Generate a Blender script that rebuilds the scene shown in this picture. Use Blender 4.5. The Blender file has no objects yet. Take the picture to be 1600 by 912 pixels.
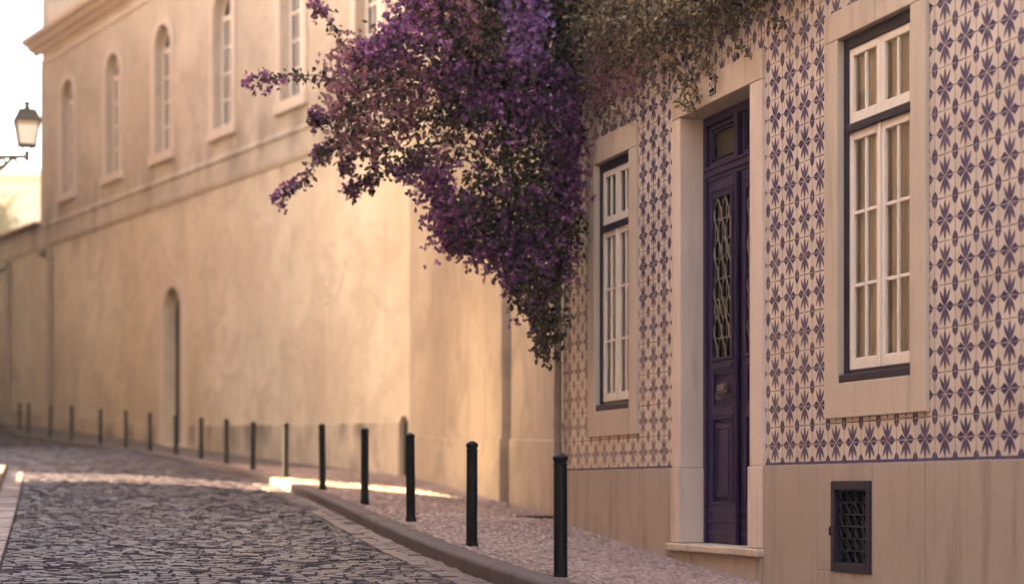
import bpy, bmesh, math, random
import numpy as np
from mathutils import Vector, Matrix

C = bpy.context.scene.collection
SC = bpy.context.scene
R = math.radians
random.seed(7)
rng = np.random.default_rng(7)

# ------------------------------------------------------------------ camera
cam_d = bpy.data.cameras.new("Camera")
cam = bpy.data.objects.new("Camera", cam_d); C.objects.link(cam)
cam.location = (0, 0, 0); cam.rotation_euler = (R(90), 0, 0)
cam_d.lens = 67.5; cam_d.sensor_width = 36
cam_d.shift_y = 306 / 1600
cam_d.clip_end = 2000
cam_d.dof.use_dof = True
cam_d.dof.focus_distance = 13.2
cam_d.dof.aperture_fstop = 1.35
SC.camera = cam

# ------------------------------------------------------------------ sky and sun
SUN_EL = R(31.0)
SUN_AZ = math.atan2(-0.99, 0.12)          # compass-like: atan2(x, y) of the direction towards the sun
world = bpy.data.worlds.new("World"); SC.world = world
world.use_nodes = True
wn = world.node_tree.nodes; wl = world.node_tree.links
bg = wn["Background"]
sky = wn.new("ShaderNodeTexSky"); sky.sky_type = 'NISHITA'
sky.sun_disc = False
sky.sun_elevation = SUN_EL
sky.sun_rotation = SUN_AZ
sky.air_density = 1.3; sky.dust_density = 3.0; sky.ozone_density = 1.0
warm = wn.new("ShaderNodeMix"); warm.data_type = 'RGBA'; warm.blend_type = 'MULTIPLY'
warm.inputs[0].default_value = 1.0
wl.new(sky.outputs[0], warm.inputs[6]); warm.inputs[7].default_value = (1.0, 0.925, 0.885, 1)
wl.new(warm.outputs[2], bg.inputs[0])
bg.inputs[1].default_value = 0.05

sun_d = bpy.data.lights.new("sun", 'SUN'); sun = bpy.data.objects.new("sun", sun_d); C.objects.link(sun)
sun_d.energy = 5.0; sun_d.angle = R(0.5); sun_d.color = (1.0, 0.80, 0.42)
sdir = Vector((math.cos(SUN_EL) * math.sin(SUN_AZ), math.cos(SUN_EL) * math.cos(SUN_AZ), math.sin(SUN_EL)))
sun.rotation_euler = sdir.to_track_quat('Z', 'Y').to_euler()

SC.view_settings.view_transform = 'Standard'
SC.view_settings.look = 'None'
SC.view_settings.gamma = 1.0
SC.view_settings.use_curve_mapping = False
SC.view_settings.exposure = 4.45
SC.cycles.use_denoising = True
SC.cycles.max_bounces = 8
SC.cycles.transparent_max_bounces = 16

# ------------------------------------------------------------------ mesh builder
class MB:
    def __init__(s): s.v = []; s.f = []; s.m = []; s.mi = 0
    def add(s, vs, fs):
        o = len(s.v); s.v.extend([tuple(p) for p in vs])
        for f in fs: s.f.append(tuple(i + o for i in f)); s.m.append(s.mi)
    def quad(s, a, b, c, d): s.add([a, b, c, d], [(0, 1, 2, 3)])
    def box(s, x0, x1, y0, y1, z0, z1):
        s.add([(x0,y0,z0),(x1,y0,z0),(x1,y1,z0),(x0,y1,z0),(x0,y0,z1),(x1,y0,z1),(x1,y1,z1),(x0,y1,z1)],
              [(0,3,2,1),(4,5,6,7),(0,1,5,4),(1,2,6,5),(2,3,7,6),(3,0,4,7)])
    def prism(s, pts, y0, y1):
        """polygon in x,z extruded along y"""
        n = len(pts)
        s.add([(x, y0, z) for x, z in pts] + [(x, y1, z) for x, z in pts],
              [tuple(range(n)), tuple(range(2*n-1, n-1, -1))] + [(i, (i+1) % n + 0, (i+1) % n + n, i + n)[::-1] for i in range(n)])
    def frame(s, x0, x1, z0, z1, w, y0, y1):
        """rectangular frame, bars butted"""
        s.box(x0, x0+w, y0, y1, z0, z1); s.box(x1-w, x1, y0, y1, z0, z1)
        s.box(x0+w, x1-w, y0, y1, z0, z0+w); s.box(x0+w, x1-w, y0, y1, z1-w, z1)
    def lathe(s, prof, c=(0,0,0), n=24):
        vs = []; fs = []
        for r, z in prof:
            for k in range(n):
                a = 2*math.pi*k/n; vs.append((c[0]+r*math.cos(a), c[1]+r*math.sin(a), c[2]+z))
        for j in range(len(prof)-1):
            for k in range(n):
                fs.append((j*n+k, j*n+(k+1) % n, (j+1)*n+(k+1) % n, (j+1)*n+k))
        fs.append(tuple(range(n))[::-1]); fs.append(tuple(range((len(prof)-1)*n, len(prof)*n)))
        s.add(vs, fs)
    def tube(s, pts, r, n=6, taper=None):
        pts = [Vector(p) for p in pts]; vs = []; fs = []
        for i, p in enumerate(pts):
            d = (pts[min(i+1, len(pts)-1)] - pts[max(i-1, 0)]).normalized()
            a = d.cross(Vector((0, 0, 1)) if abs(d.z) < .9 else Vector((1, 0, 0))).normalized(); b = d.cross(a)
            rr = r if taper is None else r + (taper - r) * i / (len(pts)-1)
            for k in range(n):
                t = 2*math.pi*k/n; vs.append(p + (a*math.cos(t) + b*math.sin(t))*rr)
        for i in range(len(pts)-1):
            for k in range(n):
                fs.append((i*n+k, i*n+(k+1) % n, (i+1)*n+(k+1) % n, (i+1)*n+k))
        fs.append(tuple(range(n))[::-1]); fs.append(tuple(range((len(pts)-1)*n, len(pts)*n)))
        s.add(vs, fs)
    def build(s, name, mat, parent=None, bevel=0, smooth=False, loc=None, rz=None, fix=True):
        me = bpy.data.meshes.new(name); me.from_pydata(s.v, [], s.f)
        mats = mat if isinstance(mat, (list, tuple)) else [mat]
        for m_ in mats: me.materials.append(m_)
        if len(mats) > 1: me.polygons.foreach_set("material_index", s.m)
        if fix or bevel:
            bm = bmesh.new(); bm.from_mesh(me)
            bmesh.ops.recalc_face_normals(bm, faces=bm.faces)
            if bevel:
                es = [e for e in bm.edges if len(e.link_faces) == 2 and e.calc_face_angle(0) > R(35)]
                bmesh.ops.bevel(bm, geom=es, offset=bevel, segments=1, affect='EDGES', clamp_overlap=True)
            bm.to_mesh(me); bm.free()
        if smooth:
            me.polygons.foreach_set("use_smooth", [True]*len(me.polygons))
        me.update()
        o = bpy.data.objects.new(name, me); C.objects.link(o)
        if parent: o.parent = parent
        if loc: o.location = loc
        if rz is not None: o.rotation_euler = (0, 0, rz)
        return o

def smooth_by_angle(o, ang=35):
    me = o.data
    me.polygons.foreach_set("use_smooth", [True]*len(me.polygons))
    me.set_sharp_from_angle(angle=R(ang))

def tag(o, label=None, cat=None, group=None, kind=None):
    if label: o['label'] = label
    if cat: o['category'] = cat
    if group: o['group'] = group
    if kind: o['kind'] = kind
    return o
def empty(name, loc=(0,0,0), rz=0):
    o = bpy.data.objects.new(name, None); C.objects.link(o)
    o.location = loc; o.rotation_euler = (0, 0, rz); o.empty_display_size = .2
    return o

# ------------------------------------------------------------------ node helper
class E:
    def __init__(s, nt, sock): s.nt = nt; s.s = sock
    def op(s, o, b=None, c=None):
        n = s.nt.nodes.new("ShaderNodeMath"); n.operation = o
        for i, x in enumerate((s, b, c)):
            if x is None: continue
            if isinstance(x, E): s.nt.links.new(x.s, n.inputs[i])
            else: n.inputs[i].default_value = x
        return E(s.nt, n.outputs[0])
    def __add__(s, b): return s.op('ADD', b)
    def __radd__(s, b): return s.op('ADD', b)
    def __sub__(s, b): return s.op('SUBTRACT', b)
    def __rsub__(s, b): return (s*-1.0) + b
    def __mul__(s, b): return s.op('MULTIPLY', b)
    def __rmul__(s, b): return s.op('MULTIPLY', b)
    def __truediv__(s, b): return s.op('DIVIDE', b)
    def abs(s): return s.op('ABSOLUTE')
    def fract(s): return s.op('FRACT')
    def floor(s): return s.op('FLOOR')
    def min(s, b): return s.op('MINIMUM', b)
    def max(s, b): return s.op('MAXIMUM', b)
    def step(s, lo, hi):
        n = s.nt.nodes.new("ShaderNodeMapRange"); n.interpolation_type = 'SMOOTHSTEP'
        s.nt.links.new(s.s, n.inputs[0]); n.inputs[1].default_value = lo; n.inputs[2].default_value = hi
        n.inputs[3].default_value = 0; n.inputs[4].default_value = 1
        return E(s.nt, n.outputs[0])

class Mat:
    def __init__(s, name, rough=.7, spec=.3, metal=0):
        s.m = bpy.data.materials.new(name); s.m.use_nodes = True
        s.nt = s.m.node_tree; s.p = s.nt.nodes["Principled BSDF"]
        s.p.inputs["Roughness"].default_value = rough
        s.p.inputs["Specular IOR Level"].default_value = spec
        s.p.inputs["Metallic"].default_value = metal
        s.tc = s.nt.nodes.new("ShaderNodeTexCoord")
        s.h = None
    def xyz(s, which="Object"):
        n = s.nt.nodes.new("ShaderNodeSeparateXYZ"); s.nt.links.new(s.tc.outputs[which], n.inputs[0])
        return [E(s.nt, o) for o in n.outputs]
    def vec(s, scale=(1,1,1), which="Object"):
        n = s.nt.nodes.new("ShaderNodeMapping"); s.nt.links.new(s.tc.outputs[which], n.inputs[0])
        n.inputs["Scale"].default_value = scale; return n.outputs[0]
    def noise(s, scale=1, detail=4, rough=.55, stretch=(1,1,1), which="Object", dist=0):
        n = s.nt.nodes.new("ShaderNodeTexNoise"); s.nt.links.new(s.vec(stretch, which), n.inputs["Vector"])
        n.inputs["Scale"].default_value = scale; n.inputs["Detail"].default_value = detail
        n.inputs["Roughness"].default_value = rough; n.inputs["Distortion"].default_value = dist
        return E(s.nt, n.outputs[0])
    def rand(s):
        n = s.nt.nodes.new("ShaderNodeNewGeometry"); return E(s.nt, n.outputs["Random Per Island"])
    def mix(s, f, a, b):
        n = s.nt.nodes.new("ShaderNodeMix"); n.data_type = 'RGBA'
        for i, x in ((0, f), (6, a), (7, b)):
            if isinstance(x, E): s.nt.links.new(x.s, n.inputs[i])
            elif isinstance(x, (int, float)): n.inputs[i].default_value = x
            else: n.inputs[i].default_value = (*x, 1) if len(x) == 3 else x
        return E(s.nt, n.outputs[2])
    def col(s, c):
        if isinstance(c, E): s.nt.links.new(c.s, s.p.inputs["Base Color"])
        else: s.p.inputs["Base Color"].default_value = (*c, 1)
        return s
    def rough(s, e): s.nt.links.new(e.s, s.p.inputs["Roughness"]); return s
    def bump(s, h, dist=.01, strength=1.0):
        n = s.nt.nodes.new("ShaderNodeBump"); n.inputs["Distance"].default_value = dist; n.inputs["Strength"].default_value = strength
        s.nt.links.new(h.s, n.inputs["Height"])
        s.nt.links.new(n.outputs[0], s.p.inputs["Normal"]); return s

# ------------------------------------------------------------------ materials
def mat_stone(name, base, dark, spot=.5, rough=.75, streak=.35):
    m = Mat(name, rough, .25)
    big = m.noise(1.1, 5); fine = m.noise(38, 4, .7); st = m.noise(2.2, 6, .68, (3.4, 3.4, .30)); sp = m.noise(90, 2)
    c = m.mix(big.step(.35, .75) * .55, base, tuple(x*.82 for x in base))
    c = m.mix(st.step(.48, .70) * streak, c, dark)
    c = m.mix(sp.step(.60, .72) * spot, c, tuple(x*.62 for x in base))
    c = m.mix(fine.step(.45, .8) * .25, c, tuple(min(1, x*1.18) for x in base))
    m.col(c); m.bump(fine*.5 + big*1.0 + sp*.4, .006, .6)
    return m.m
STONE = mat_stone("limestone", (.59, .47, .365), (.30, .23, .165), .7, .75, .5)
STONE_GREY = mat_stone("weathered_limestone", (.72, .57, .475), (.34, .265, .195), .8, .75, .55)
PLINTH = mat_stone("plinth_stone", (.43, .34, .275), (.20, .15, .115), .6, .8, .55)

def mat_plaster(name, base, second, dirt, zdirt=None):
    m = Mat(name, .88, .15)
    b1 = m.noise(.32, 6, .62); b2 = m.noise(1.3, 6, .65, (1,1,.8)); st = m.noise(1.1, 6, .65, (2.6, 2.6, .16)); f = m.noise(30, 5, .7)
    pk = m.noise(2.6, 7, .75, (1, 1, .55), dist=.6)
    c = m.mix(b1.step(.38, .66), base, second)
    c = m.mix(b2.step(.46, .70)*.6, c, tuple(x*.80 for x in base))
    c = m.mix(pk.step(.55, .70)*.5, c, tuple(min(.9, x*1.14) for x in second))
    c = m.mix(st.step(.54, .76)*.38, c, dirt)
    blot = m.noise(.85, 7, .72, (1, 1, 1.2), dist=1.2); spots = m.noise(4.5, 6, .7, (1, 1, .8))
    c = m.mix(blot.step(.48, .62)*.6, c, tuple(x*.80 for x in base))
    c = m.mix(spots.step(.57, .69)*.5, c, dirt)
    if zdirt:
        x, y, z = m.xyz()
        for (za, zb, amt, sc) in zdirt:
            band = (1 - ((z - za) / (zb - za)).abs().step(0, 1)) * m.noise(sc, 5, .6, (1, 1, .3)).step(.40, .68) * amt
            c = m.mix(band, c, dirt)
    c = m.mix(f.step(.5, .85)*.18, c, tuple(x*.75 for x in base))
    m.col(c); m.bump(f*.4 + b2*2.0 + pk*1.2, .012, .5)
    return m.m
PLASTER = mat_plaster("ochre_plaster", (.585, .475, .345), (.70, .59, .455), (.33, .245, .18), [(6.9, 8.2, .8, 1.3), (1.4, 4.4, .5, .7)])
PLASTER_UP = mat_plaster("pale_plaster", (.455, .37, .285), (.55, .46, .37), (.27, .21, .16), [(7.3, 8.5, .95, 1.1)])
PLASTER_NEAR = mat_plaster("honey_plaster", (.41, .325, .24), (.49, .395, .30), (.27, .20, .14), [(-.4, .5, .5, 1.5)])
PLASTER_PLINTH = mat_plaster("stained_plinth_plaster", (.56, .45, .34), (.44, .35, .265), (.12, .092, .072), [(1.22, 1.9, .85, 1.4), (.2, .9, .7, 1.1), (.7, 1.25, .4, 2.0)])
PLASTER_ROW = mat_plaster("row_plaster", (.60, .46, .33), (.66, .53, .4), (.4, .3, .22))
MOULD = mat_stone("pale_moulding", (.60, .485, .395), (.38, .295, .235), .1, .8, .5)

def mat_paint(name, c1, c2, rough=.45, spec=.4, wear=.4):
    m = Mat(name, rough, spec)
    a = m.noise(6, 5, .65); f = m.noise(55, 3, .6, (1, 1, .25))
    c = m.mix(a.step(.4, .75)*wear, c1, c2)
    c = m.mix(f.step(.55, .8)*wear*.7, c, c2)
    m.col(c); m.bump(f + a, .003, .5); return m.m
PURPLE = mat_paint("purple_paint", (.029, .012, .055), (.050, .023, .072), .45, .35)
DARKFRAME = mat_paint("dark_frame_paint", (.020, .013, .030), (.036, .024, .040), .5, .35)
WHITE = mat_paint("white_paint", (.80, .70, .60), (.66, .55, .45), .45, .4, .35)
IRON = mat_paint("bollard_iron", (.005, .004, .006), (.011, .009, .011), .5, .2, .6)
LAMPMETAL = mat_paint("lamp_metal", (.06, .05, .03), (.10, .08, .05), .5, .4)
GRILLE = mat_paint("aged_grille_iron", (.22, .165, .115), (.09, .065, .05), .5, .5)  # tan of light catching the bars is put into the iron colour
GRILLE_DK = mat_paint("dark_grille_iron", (.016, .012, .017), (.008, .006, .008), .5, .3)
BRASS = mat_paint("tarnished_brass", (.12, .085, .065), (.05, .035, .035), .35, .6)
PIPE = mat_paint("pipe_paint", (.30, .22, .185), (.18, .13, .11), .6, .3, .7)
BLACK = Mat("dark_void", .95, .05).col((.008, .007, .009)).m
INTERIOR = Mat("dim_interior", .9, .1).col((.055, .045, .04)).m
ROOF = mat_paint("clay_roof", (.30, .13, .07), (.20, .09, .05), .85, .2)

def mat_glass(name, tint=(1,1,1)):
    m = bpy.data.materials.new(name); m.use_nodes = True; nt = m.node_tree
    nt.nodes.remove(nt.nodes["Principled BSDF"])
    t = nt.nodes.new("ShaderNodeBsdfTransparent"); t.inputs[0].default_value = (*tint, 1)
    g = nt.nodes.new("ShaderNodeBsdfGlossy"); g.inputs["Roughness"].default_value = .03
    f = nt.nodes.new("ShaderNodeFresnel"); f.inputs[0].default_value = 1.5
    n = nt.nodes.new("ShaderNodeTexNoise"); n.inputs["Scale"].default_value = 3.0
    tc = nt.nodes.new("ShaderNodeTexCoord"); nt.links.new(tc.outputs["Object"], n.inputs["Vector"])
    b = nt.nodes.new("ShaderNodeBump"); b.inputs["Distance"].default_value = .004; b.inputs["Strength"].default_value = .6
    nt.links.new(n.outputs[0], b.inputs["Height"]); nt.links.new(b.outputs[0], g.inputs["Normal"])
    mx = nt.nodes.new("ShaderNodeMixShader")
    nt.links.new(f.outputs[0], mx.inputs[0]); nt.links.new(t.outputs[0], mx.inputs[1]); nt.links.new(g.outputs[0], mx.inputs[2])
    nt.links.new(mx.outputs[0], nt.nodes["Material Output"].inputs[0])
    return m
GLASS = mat_glass("window_glass", (.99, .98, .96))
def mat_curtain():
    m = Mat("linen_curtain", .95, .05)
    w = m.noise(14, 3, .6, (1, 1, .06)); b = m.noise(2.5, 4); z = m.noise(60, 3)
    c = m.mix(w.step(.3, .7), (.90, .84, .76), (.76, .69, .60))
    c = m.mix(b.step(.45, .7)*.4, c, (.62, .51, .40)); c = m.mix(z.step(.5, .8)*.2, c, (.6, .5, .4))
    m.col(c); m.bump(w, .03, .8); return m.m
CURTAIN = mat_curtain()
def mat_lampglass():
    m = Mat("frosted_lamp_glass", .35, .4).col((.75, .68, .58))
    m.p.inputs["Transmission Weight"].default_value = .55; return m.m
LAMPGLASS = mat_lampglass()

def mat_tiles():
    m = Mat("painted_tiles", .25, .32)
    x, y, z = m.xyz()
    CW, CH = .2315, .2555
    wob1 = (m.noise(11, 3) - .5); wob2 = (m.noise(13, 3, stretch=(1, 1, 1.3)) - .5)
    cu = (x - 5.050) / CW; cv = (z - 1.3185) / CH
    iu = (cu + .5).floor(); iv = (cv + .5).floor()
    # slight hand-set irregularity per tile
    wn_ = m.nt.nodes.new("ShaderNodeTexWhiteNoise"); cmb = m.nt.nodes.new("ShaderNodeCombineXYZ")
    m.nt.links.new(((cu*2).floor()).s, cmb.inputs[0]); m.nt.links.new(((cv*2).floor()).s, cmb.inputs[1])
    m.nt.links.new(cmb.outputs[0], wn_.inputs["Vector"]); rnd = E(m.nt, wn_.outputs["Value"])
    p0 = (cu + .5).fract() - .5; q0 = (cv + .5).fract() - .5
    p = p0 + wob1*.045 + (rnd - .5)*.012; q = q0 + wob2*.045 + (rnd - .5)*.012
    ap = p.abs(); aq = q.abs()
    def leaf(ca, sa, L, W, k=0):
        a = ap*sa + aq*ca; b = (ap*ca - aq*sa).abs()
        t = a / L
        return (t*(1 - t)*(4*W) - b), b
    v1, b1 = leaf(1, 0, .49, .074)
    v2, b2 = leaf(math.cos(R(33)), math.sin(R(33)), .49, .058)
    tri = ((ap - .015)*.9).min((.45 - ap)*.62).min(ap*.58) - aq
    tri2 = tri.min(aq - .007)
    v3, b3 = leaf(math.cos(R(17)), math.sin(R(17)), .36, .012)
    star = v1.max(v2).max(v3).max(tri2)
    star = star.min((ap*ap + aq*aq).op('SQRT') - .030)
    vein = 1 - b1.step(.004, .012) * 1.0
    cp = .5 - p0.abs(); cq = .5 - q0.abs()
    dia = (1 - (cp / .15).op('POWER', 1.8) - (cq / .20).op('POWER', 1.8)) * .05
    dia = dia.min(cp.min(cq) - .006)
    ink = star.max(dia).step(-.004, .012)
    wash = m.noise(26, 4, .6); fade = m.noise(1.7, 4, .6); tone = m.noise(70, 2, stretch=(1, 1, .3))
    ink = ink * (1 - v1.step(.004, .014)*(1 - b1.step(.003, .011))*.42) * (1 - v2.step(.004, .014)*(1 - b2.step(.002, .009))*.38)
    hole = m.noise(55, 4, .7).step(.60, .70)
    ink = ink * (1 - hole*.3) * (1 - fade.step(.58, .82)*.30) * (.92 + wash*.2).min(1.0)
    # ageing towards the lower far end of the wall: thinner brown-blue glaze
    age = (1 - (x / 2.9).step(.35, 1.15)) * (1 - (z / 2.0).step(.1, 1.0))*.8
    blue = m.mix(wash.step(.35, .7), (.014, .009, .066), (.044, .029, .135))
    blue = m.mix(age*.55, blue, (.20, .12, .115))
    blue = m.mix(rnd*.22, blue, (.10, .07, .19))
    cream = m.mix(fade.step(.35, .7), (.63, .535, .455), (.55, .455, .385))
    cream = m.mix(rnd*.22, cream, (.50, .385, .315))
    dirt = m.noise(3.5, 6, .7, (1, 1, .5)).step(.52, .80)
    cream = m.mix(dirt*.4, cream, (.40, .29, .215))
    c = m.mix(ink * (1 - age*.35), cream, blue)
    gp = p0.abs().min(.5 - p0.abs()); gq = q0.abs().min(.5 - q0.abs())
    seam = 1 - (gp*CW).min(gq*CH).step(.0016, .0055)
    sdirt = m.noise(8, 4).step(.35, .65)
    c = m.mix(seam * (.62 + sdirt*.38), c, m.mix(sdirt, (.33, .24, .19), (.15, .095, .085)))
    border = (1 - z.step(.178, .182))
    c = m.mix(border, c, m.mix(wash.step(.4, .6), (.075, .055, .12), (.12, .09, .16)))
    m.col(c)
    m.rough((m.noise(20, 4)*.3 + seam*.4 + .20 + dirt*.25))
    tl = ((cu*2).fract() - .5) * ((rnd*17.3).fract() - .5) + ((cv*2).fract() - .5) * ((rnd*31.7).fract() - .5)
    m.bump(seam*-1.0 + rnd*.5 + tl*2.2 + m.noise(9, 3)*.5, .004, .8)
    return m.m
TILES = mat_tiles()

def mat_setts(name, c1, c2, c3, rough, worn=None):
    m = Mat(name, rough, .3)
    r = m.rand(); f = m.noise(60, 4, .7); b = m.noise(.55, 5, .6, (1.2, .5, 1)); 
    c = m.mix(r, c1, c2); c = m.mix((r*7.31).fract().step(.72, .95)*.8, c, c3)
    c = m.mix(b.step(.45, .68)*.55, c, tuple(x*.55 for x in c1))
    c = m.mix(f.step(.5, .8)*.35, c, tuple(x*.6 for x in c1))
    m.col(c); m.rough((f*.35 + rough - .15)); m.bump(f, .006, .7)
    return m.m
SETTS = mat_setts("granite_setts", (.042, .029, .045), (.056, .040, .058), (.076, .056, .074), .46)
CALCADA = mat_setts("limestone_paving", (.37, .265, .235), (.48, .35, .31), (.25, .18, .165), .50)
GUTTER_DK = mat_setts("kerbside_stones", (.095, .066, .080), (.125, .09, .10), (.075, .055, .064), .5)
GUTTER = mat_setts("gutter_stones", (.21, .165, .17), (.33, .265, .27), (.14, .11, .12), .5)
KERBM = mat_stone("kerb_granite", (.125, .097, .092), (.065, .05, .048), .9, .8, .5)
def mat_joint(name, c):
    m = Mat(name, .95, .1); n = m.noise(40, 4); m.col(m.mix(n.step(.3, .7), c, tuple(x*.5 for x in c))); m.bump(n, .01); return m.m
JOINT = mat_joint("dark_joint_sand", (.050, .038, .045))
JOINT_P = mat_joint("paving_joint_sand", (.17, .125, .11))
def mat_farroad():
    m = Mat("far_setts", .7, .15)
    v = m.nt.nodes.new("ShaderNodeTexVoronoi"); v.inputs["Scale"].default_value = 7.5
    m.nt.links.new(m.vec((.8, 1.2, 0.0)), v.inputs["Vector"])
    d = E(m.nt, v.outputs["Distance"]); sc = E(m.nt, v.outputs["Color"])
    b = m.noise(.35, 5, .6, (.5, 1.2, 1)); n = m.noise(40, 3)
    c = m.mix(sc, (.075, .048, .075), (.11, .077, .105)); c = m.mix(b.step(.48, .62)*.75, c, (.055, .042, .055))
    c = m.mix(d.step(.35, .6)*.6, c, (.05, .04, .05)); m.col(c); m.bump((1-d) + n*.3, .03, .6); return m.m
FARROAD = mat_farroad()
GROUND = mat_joint("bare_ground", (.22, .17, .14))
WOOD = mat_joint("vine_wood", (.13, .085, .06))

def mat_leaf(name, cols, trans=.35, rough=.55):
    m = bpy.data.materials.new(name); m.use_nodes = True; nt = m.node_tree
    w = Mat.__new__(Mat); w.m = m; w.nt = nt; w.p = nt.nodes["Principled BSDF"]; w.tc = nt.nodes.new("ShaderNodeTexCoord")
    r = w.rand(); n = w.noise(1.7, 3)
    rr = (r*.75 + n*.6 - .17)
    ramp = nt.nodes.new("ShaderNodeValToRGB"); nt.links.new(rr.s, ramp.inputs[0])
    el = ramp.color_ramp.elements
    el[0].position = cols[0][0]; el[0].color = (*cols[0][1], 1); el[1].position = cols[-1][0]; el[1].color = (*cols[-1][1], 1)
    for p_, c_ in cols[1:-1]:
        e = el.new(p_); e.color = (*c_, 1)
    w.p.inputs["Roughness"].default_value = rough; w.p.inputs["Specular IOR Level"].default_value = .35
    nt.links.new(ramp.outputs[0], w.p.inputs["Base Color"])
    t = nt.nodes.new("ShaderNodeBsdfTranslucent"); nt.links.new(ramp.outputs[0], t.inputs[0])
    mx = nt.nodes.new("ShaderNodeMixShader"); mx.inputs[0].default_value = trans
    nt.links.new(w.p.outputs[0], mx.inputs[1]); nt.links.new(t.outputs[0], mx.inputs[2])
    nt.links.new(mx.outputs[0], nt.nodes["Material Output"].inputs[0])
    return m
LEAF = mat_leaf("bougainvillea_leaf", [(.1, (.022, .019, .010)), (.45, (.055, .045, .021)), (.75, (.105, .080, .036)), (.95, (.21, .15, .07))])
BRACT = mat_leaf("purple_bract", [(.1, (.095, .026, .088)), (.4, (.19, .060, .17)), (.7, (.35, .13, .31)), (.95, (.58, .30, .48))], .45)
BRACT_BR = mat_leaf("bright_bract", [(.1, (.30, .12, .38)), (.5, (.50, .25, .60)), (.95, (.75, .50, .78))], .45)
BRACT_DULL = mat_leaf("faded_bract", [(.1, (.19, .075, .10)), (.5, (.33, .15, .185)), (.95, (.50, .28, .29))], .45)
VINELEAF = mat_leaf("dry_vine_leaf", [(.1, (.045, .034, .020)), (.4, (.145, .108, .060)), (.7, (.28, .205, .115)), (.95, (.50, .37, .22))], .3)
TREELEAF = mat_leaf("tree_leaf", [(.1, (.016, .016, .005)), (.5, (.035, .031, .010)), (.95, (.06, .052, .018))], .3)

# ------------------------------------------------------------------ frames of the walls
F_ = 3000.0
def at(px, py, Z): return Vector(((px-800)/F_*Z, Z, (762-py)/F_*Z))
A_T = R(17.3975); O_T = Vector((.476, 17.85, 0))
A_B = R(30.964);  O_B = Vector((-1.84, 34.5, 0))
A_N = R(10.6606); O_N = Vector((-1.84, 34.5, 0))
def loc2w(O, a, u, y, v=0):
    return Vector((O.x + u*math.sin(a) + y*math.cos(a), O.y - u*math.cos(a) + y*math.sin(a), v))
def lerp_tab(tab, x):
    if x <= tab[0][0]:
        (x0, y0), (x1, y1) = tab[0], tab[1]
    elif x >= tab[-1][0]:
        (x0, y0), (x1, y1) = tab[-2], tab[-1]
    else:
        for i in range(len(tab)-1):
            if tab[i][0] <= x <= tab[i+1][0]:
                (x0, y0), (x1, y1) = tab[i], tab[i+1]; break
    return y0 + (y1-y0)*(x-x0)/(x1-x0)
GT = [(0, -.31), (1.97, -.495), (4.4, -.67), (7.74, -.90), (13, -1.2), (20, -1.6)]      # ground along the tiled wall
GN = [(0, .2), (.85, .146), (3.86, .046), (9.2, -.18), (12.4, -.335), (16.2, -.36)]
GB = [(-45, 3.3), (-38, 2.8), (-29, 2.2), (-24, 1.85), (-19.2, 1.53), (-10.5, .9), (-3.6, .426), (0, .2)]

# ------------------------------------------------------------------ street: kerb curve, pavement, road
BOL = [(876,11.99,.304,-.58),(737,14.83,-.311,-.435),(642,17.96,-.946,-.281),(570,21.09,-1.617,-.134),(504,24.52,-2.419,.025),
       (446,27.91,-3.293,.158),(395,31.04,-4.19,.279),(354,33.56,-4.989,.414),(314,35.93,-5.82,.527),(275,38.11,-6.668,.648),
       (235,40.18,-7.567,.79),(197,42.03,-8.449,.911),(157,43.98,-9.425,1.026),(112,46.41,-10.643,1.191),(78,48.7,-11.721,1.315),
       (45,51.66,-13.002,1.498),(31,53.25,-13.65,1.562),(5,56.99,-15.103,1.748)]
bz = np.array([b[1] for b in BOL]); bx = np.array([b[2] for b in BOL]); bh = np.array([b[3] for b in BOL])
cx_ = np.polyfit(bz, bx, 4); ch_ = np.polyfit(bz, bh, 3)
def kx(Z):
    if Z < 12: return float(np.polyval(cx_, 12) + (Z-12)*np.polyval(np.polyder(cx_), 12)) - .27
    if Z > 57: return float(np.polyval(cx_, 57) + (Z-57)*np.polyval(np.polyder(cx_), 57)) - .27
    return float(np.polyval(cx_, Z)) - .27
def kh(Z):
    if Z < 12: return float(np.polyval(ch_, 12) + (Z-12)*np.polyval(np.polyder(ch_), 12))
    if Z > 57: return float(np.polyval(ch_, 57) + (Z-57)*.06)
    return float(np.polyval(ch_, Z))
PAIRS = [(2.0, loc2w(O_T, A_T, 16.5, 0, -1.40)), (8.0, loc2w(O_T, A_T, 9.5, 0, -1.0)), (12.0, loc2w(O_T, A_T, 5.2, 0, -.725)),
         (14.0, loc2w(O_T, A_T, 3.2, 0, -.584)), (15.5, loc2w(O_T, A_T, 1.9, 0, -.489)), (17.2, loc2w(O_T, A_T, 0, 0, -.31)),
         (18.0, loc2w(O_T, A_T, 0, .7, -.33)), (18.8, loc2w(O_N, A_N, 16.2, 0, -.36)), (20.5, loc2w(O_N, A_N, 13, 0, -.345)),
         (22., loc2w(O_N, A_N, 11.5, 0, -.29)), (24., loc2w(O_N, A_N, 9.2, 0, -.18)), (28., loc2w(O_N, A_N, 3.86, 0, .046)),
         (31., loc2w(O_N, A_N, 0, 0, .2)), (32.5, loc2w(O_B, A_B, -1.5, 0, .29)), (35.9, loc2w(O_B, A_B, -5, 0, .52)),
         (40., loc2w(O_B, A_B, -10.5, 0, .9)), (44., loc2w(O_B, A_B, -15, 0, 1.22)), (47., loc2w(O_B, A_B, -19.2, 0, 1.53)),
         (52., loc2w(O_B, A_B, -24, 0, 1.85)), (57., loc2w(O_B, A_B, -29, 0, 2.2)), (66., loc2w(O_B, A_B, -38, 0, 2.8))]
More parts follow.
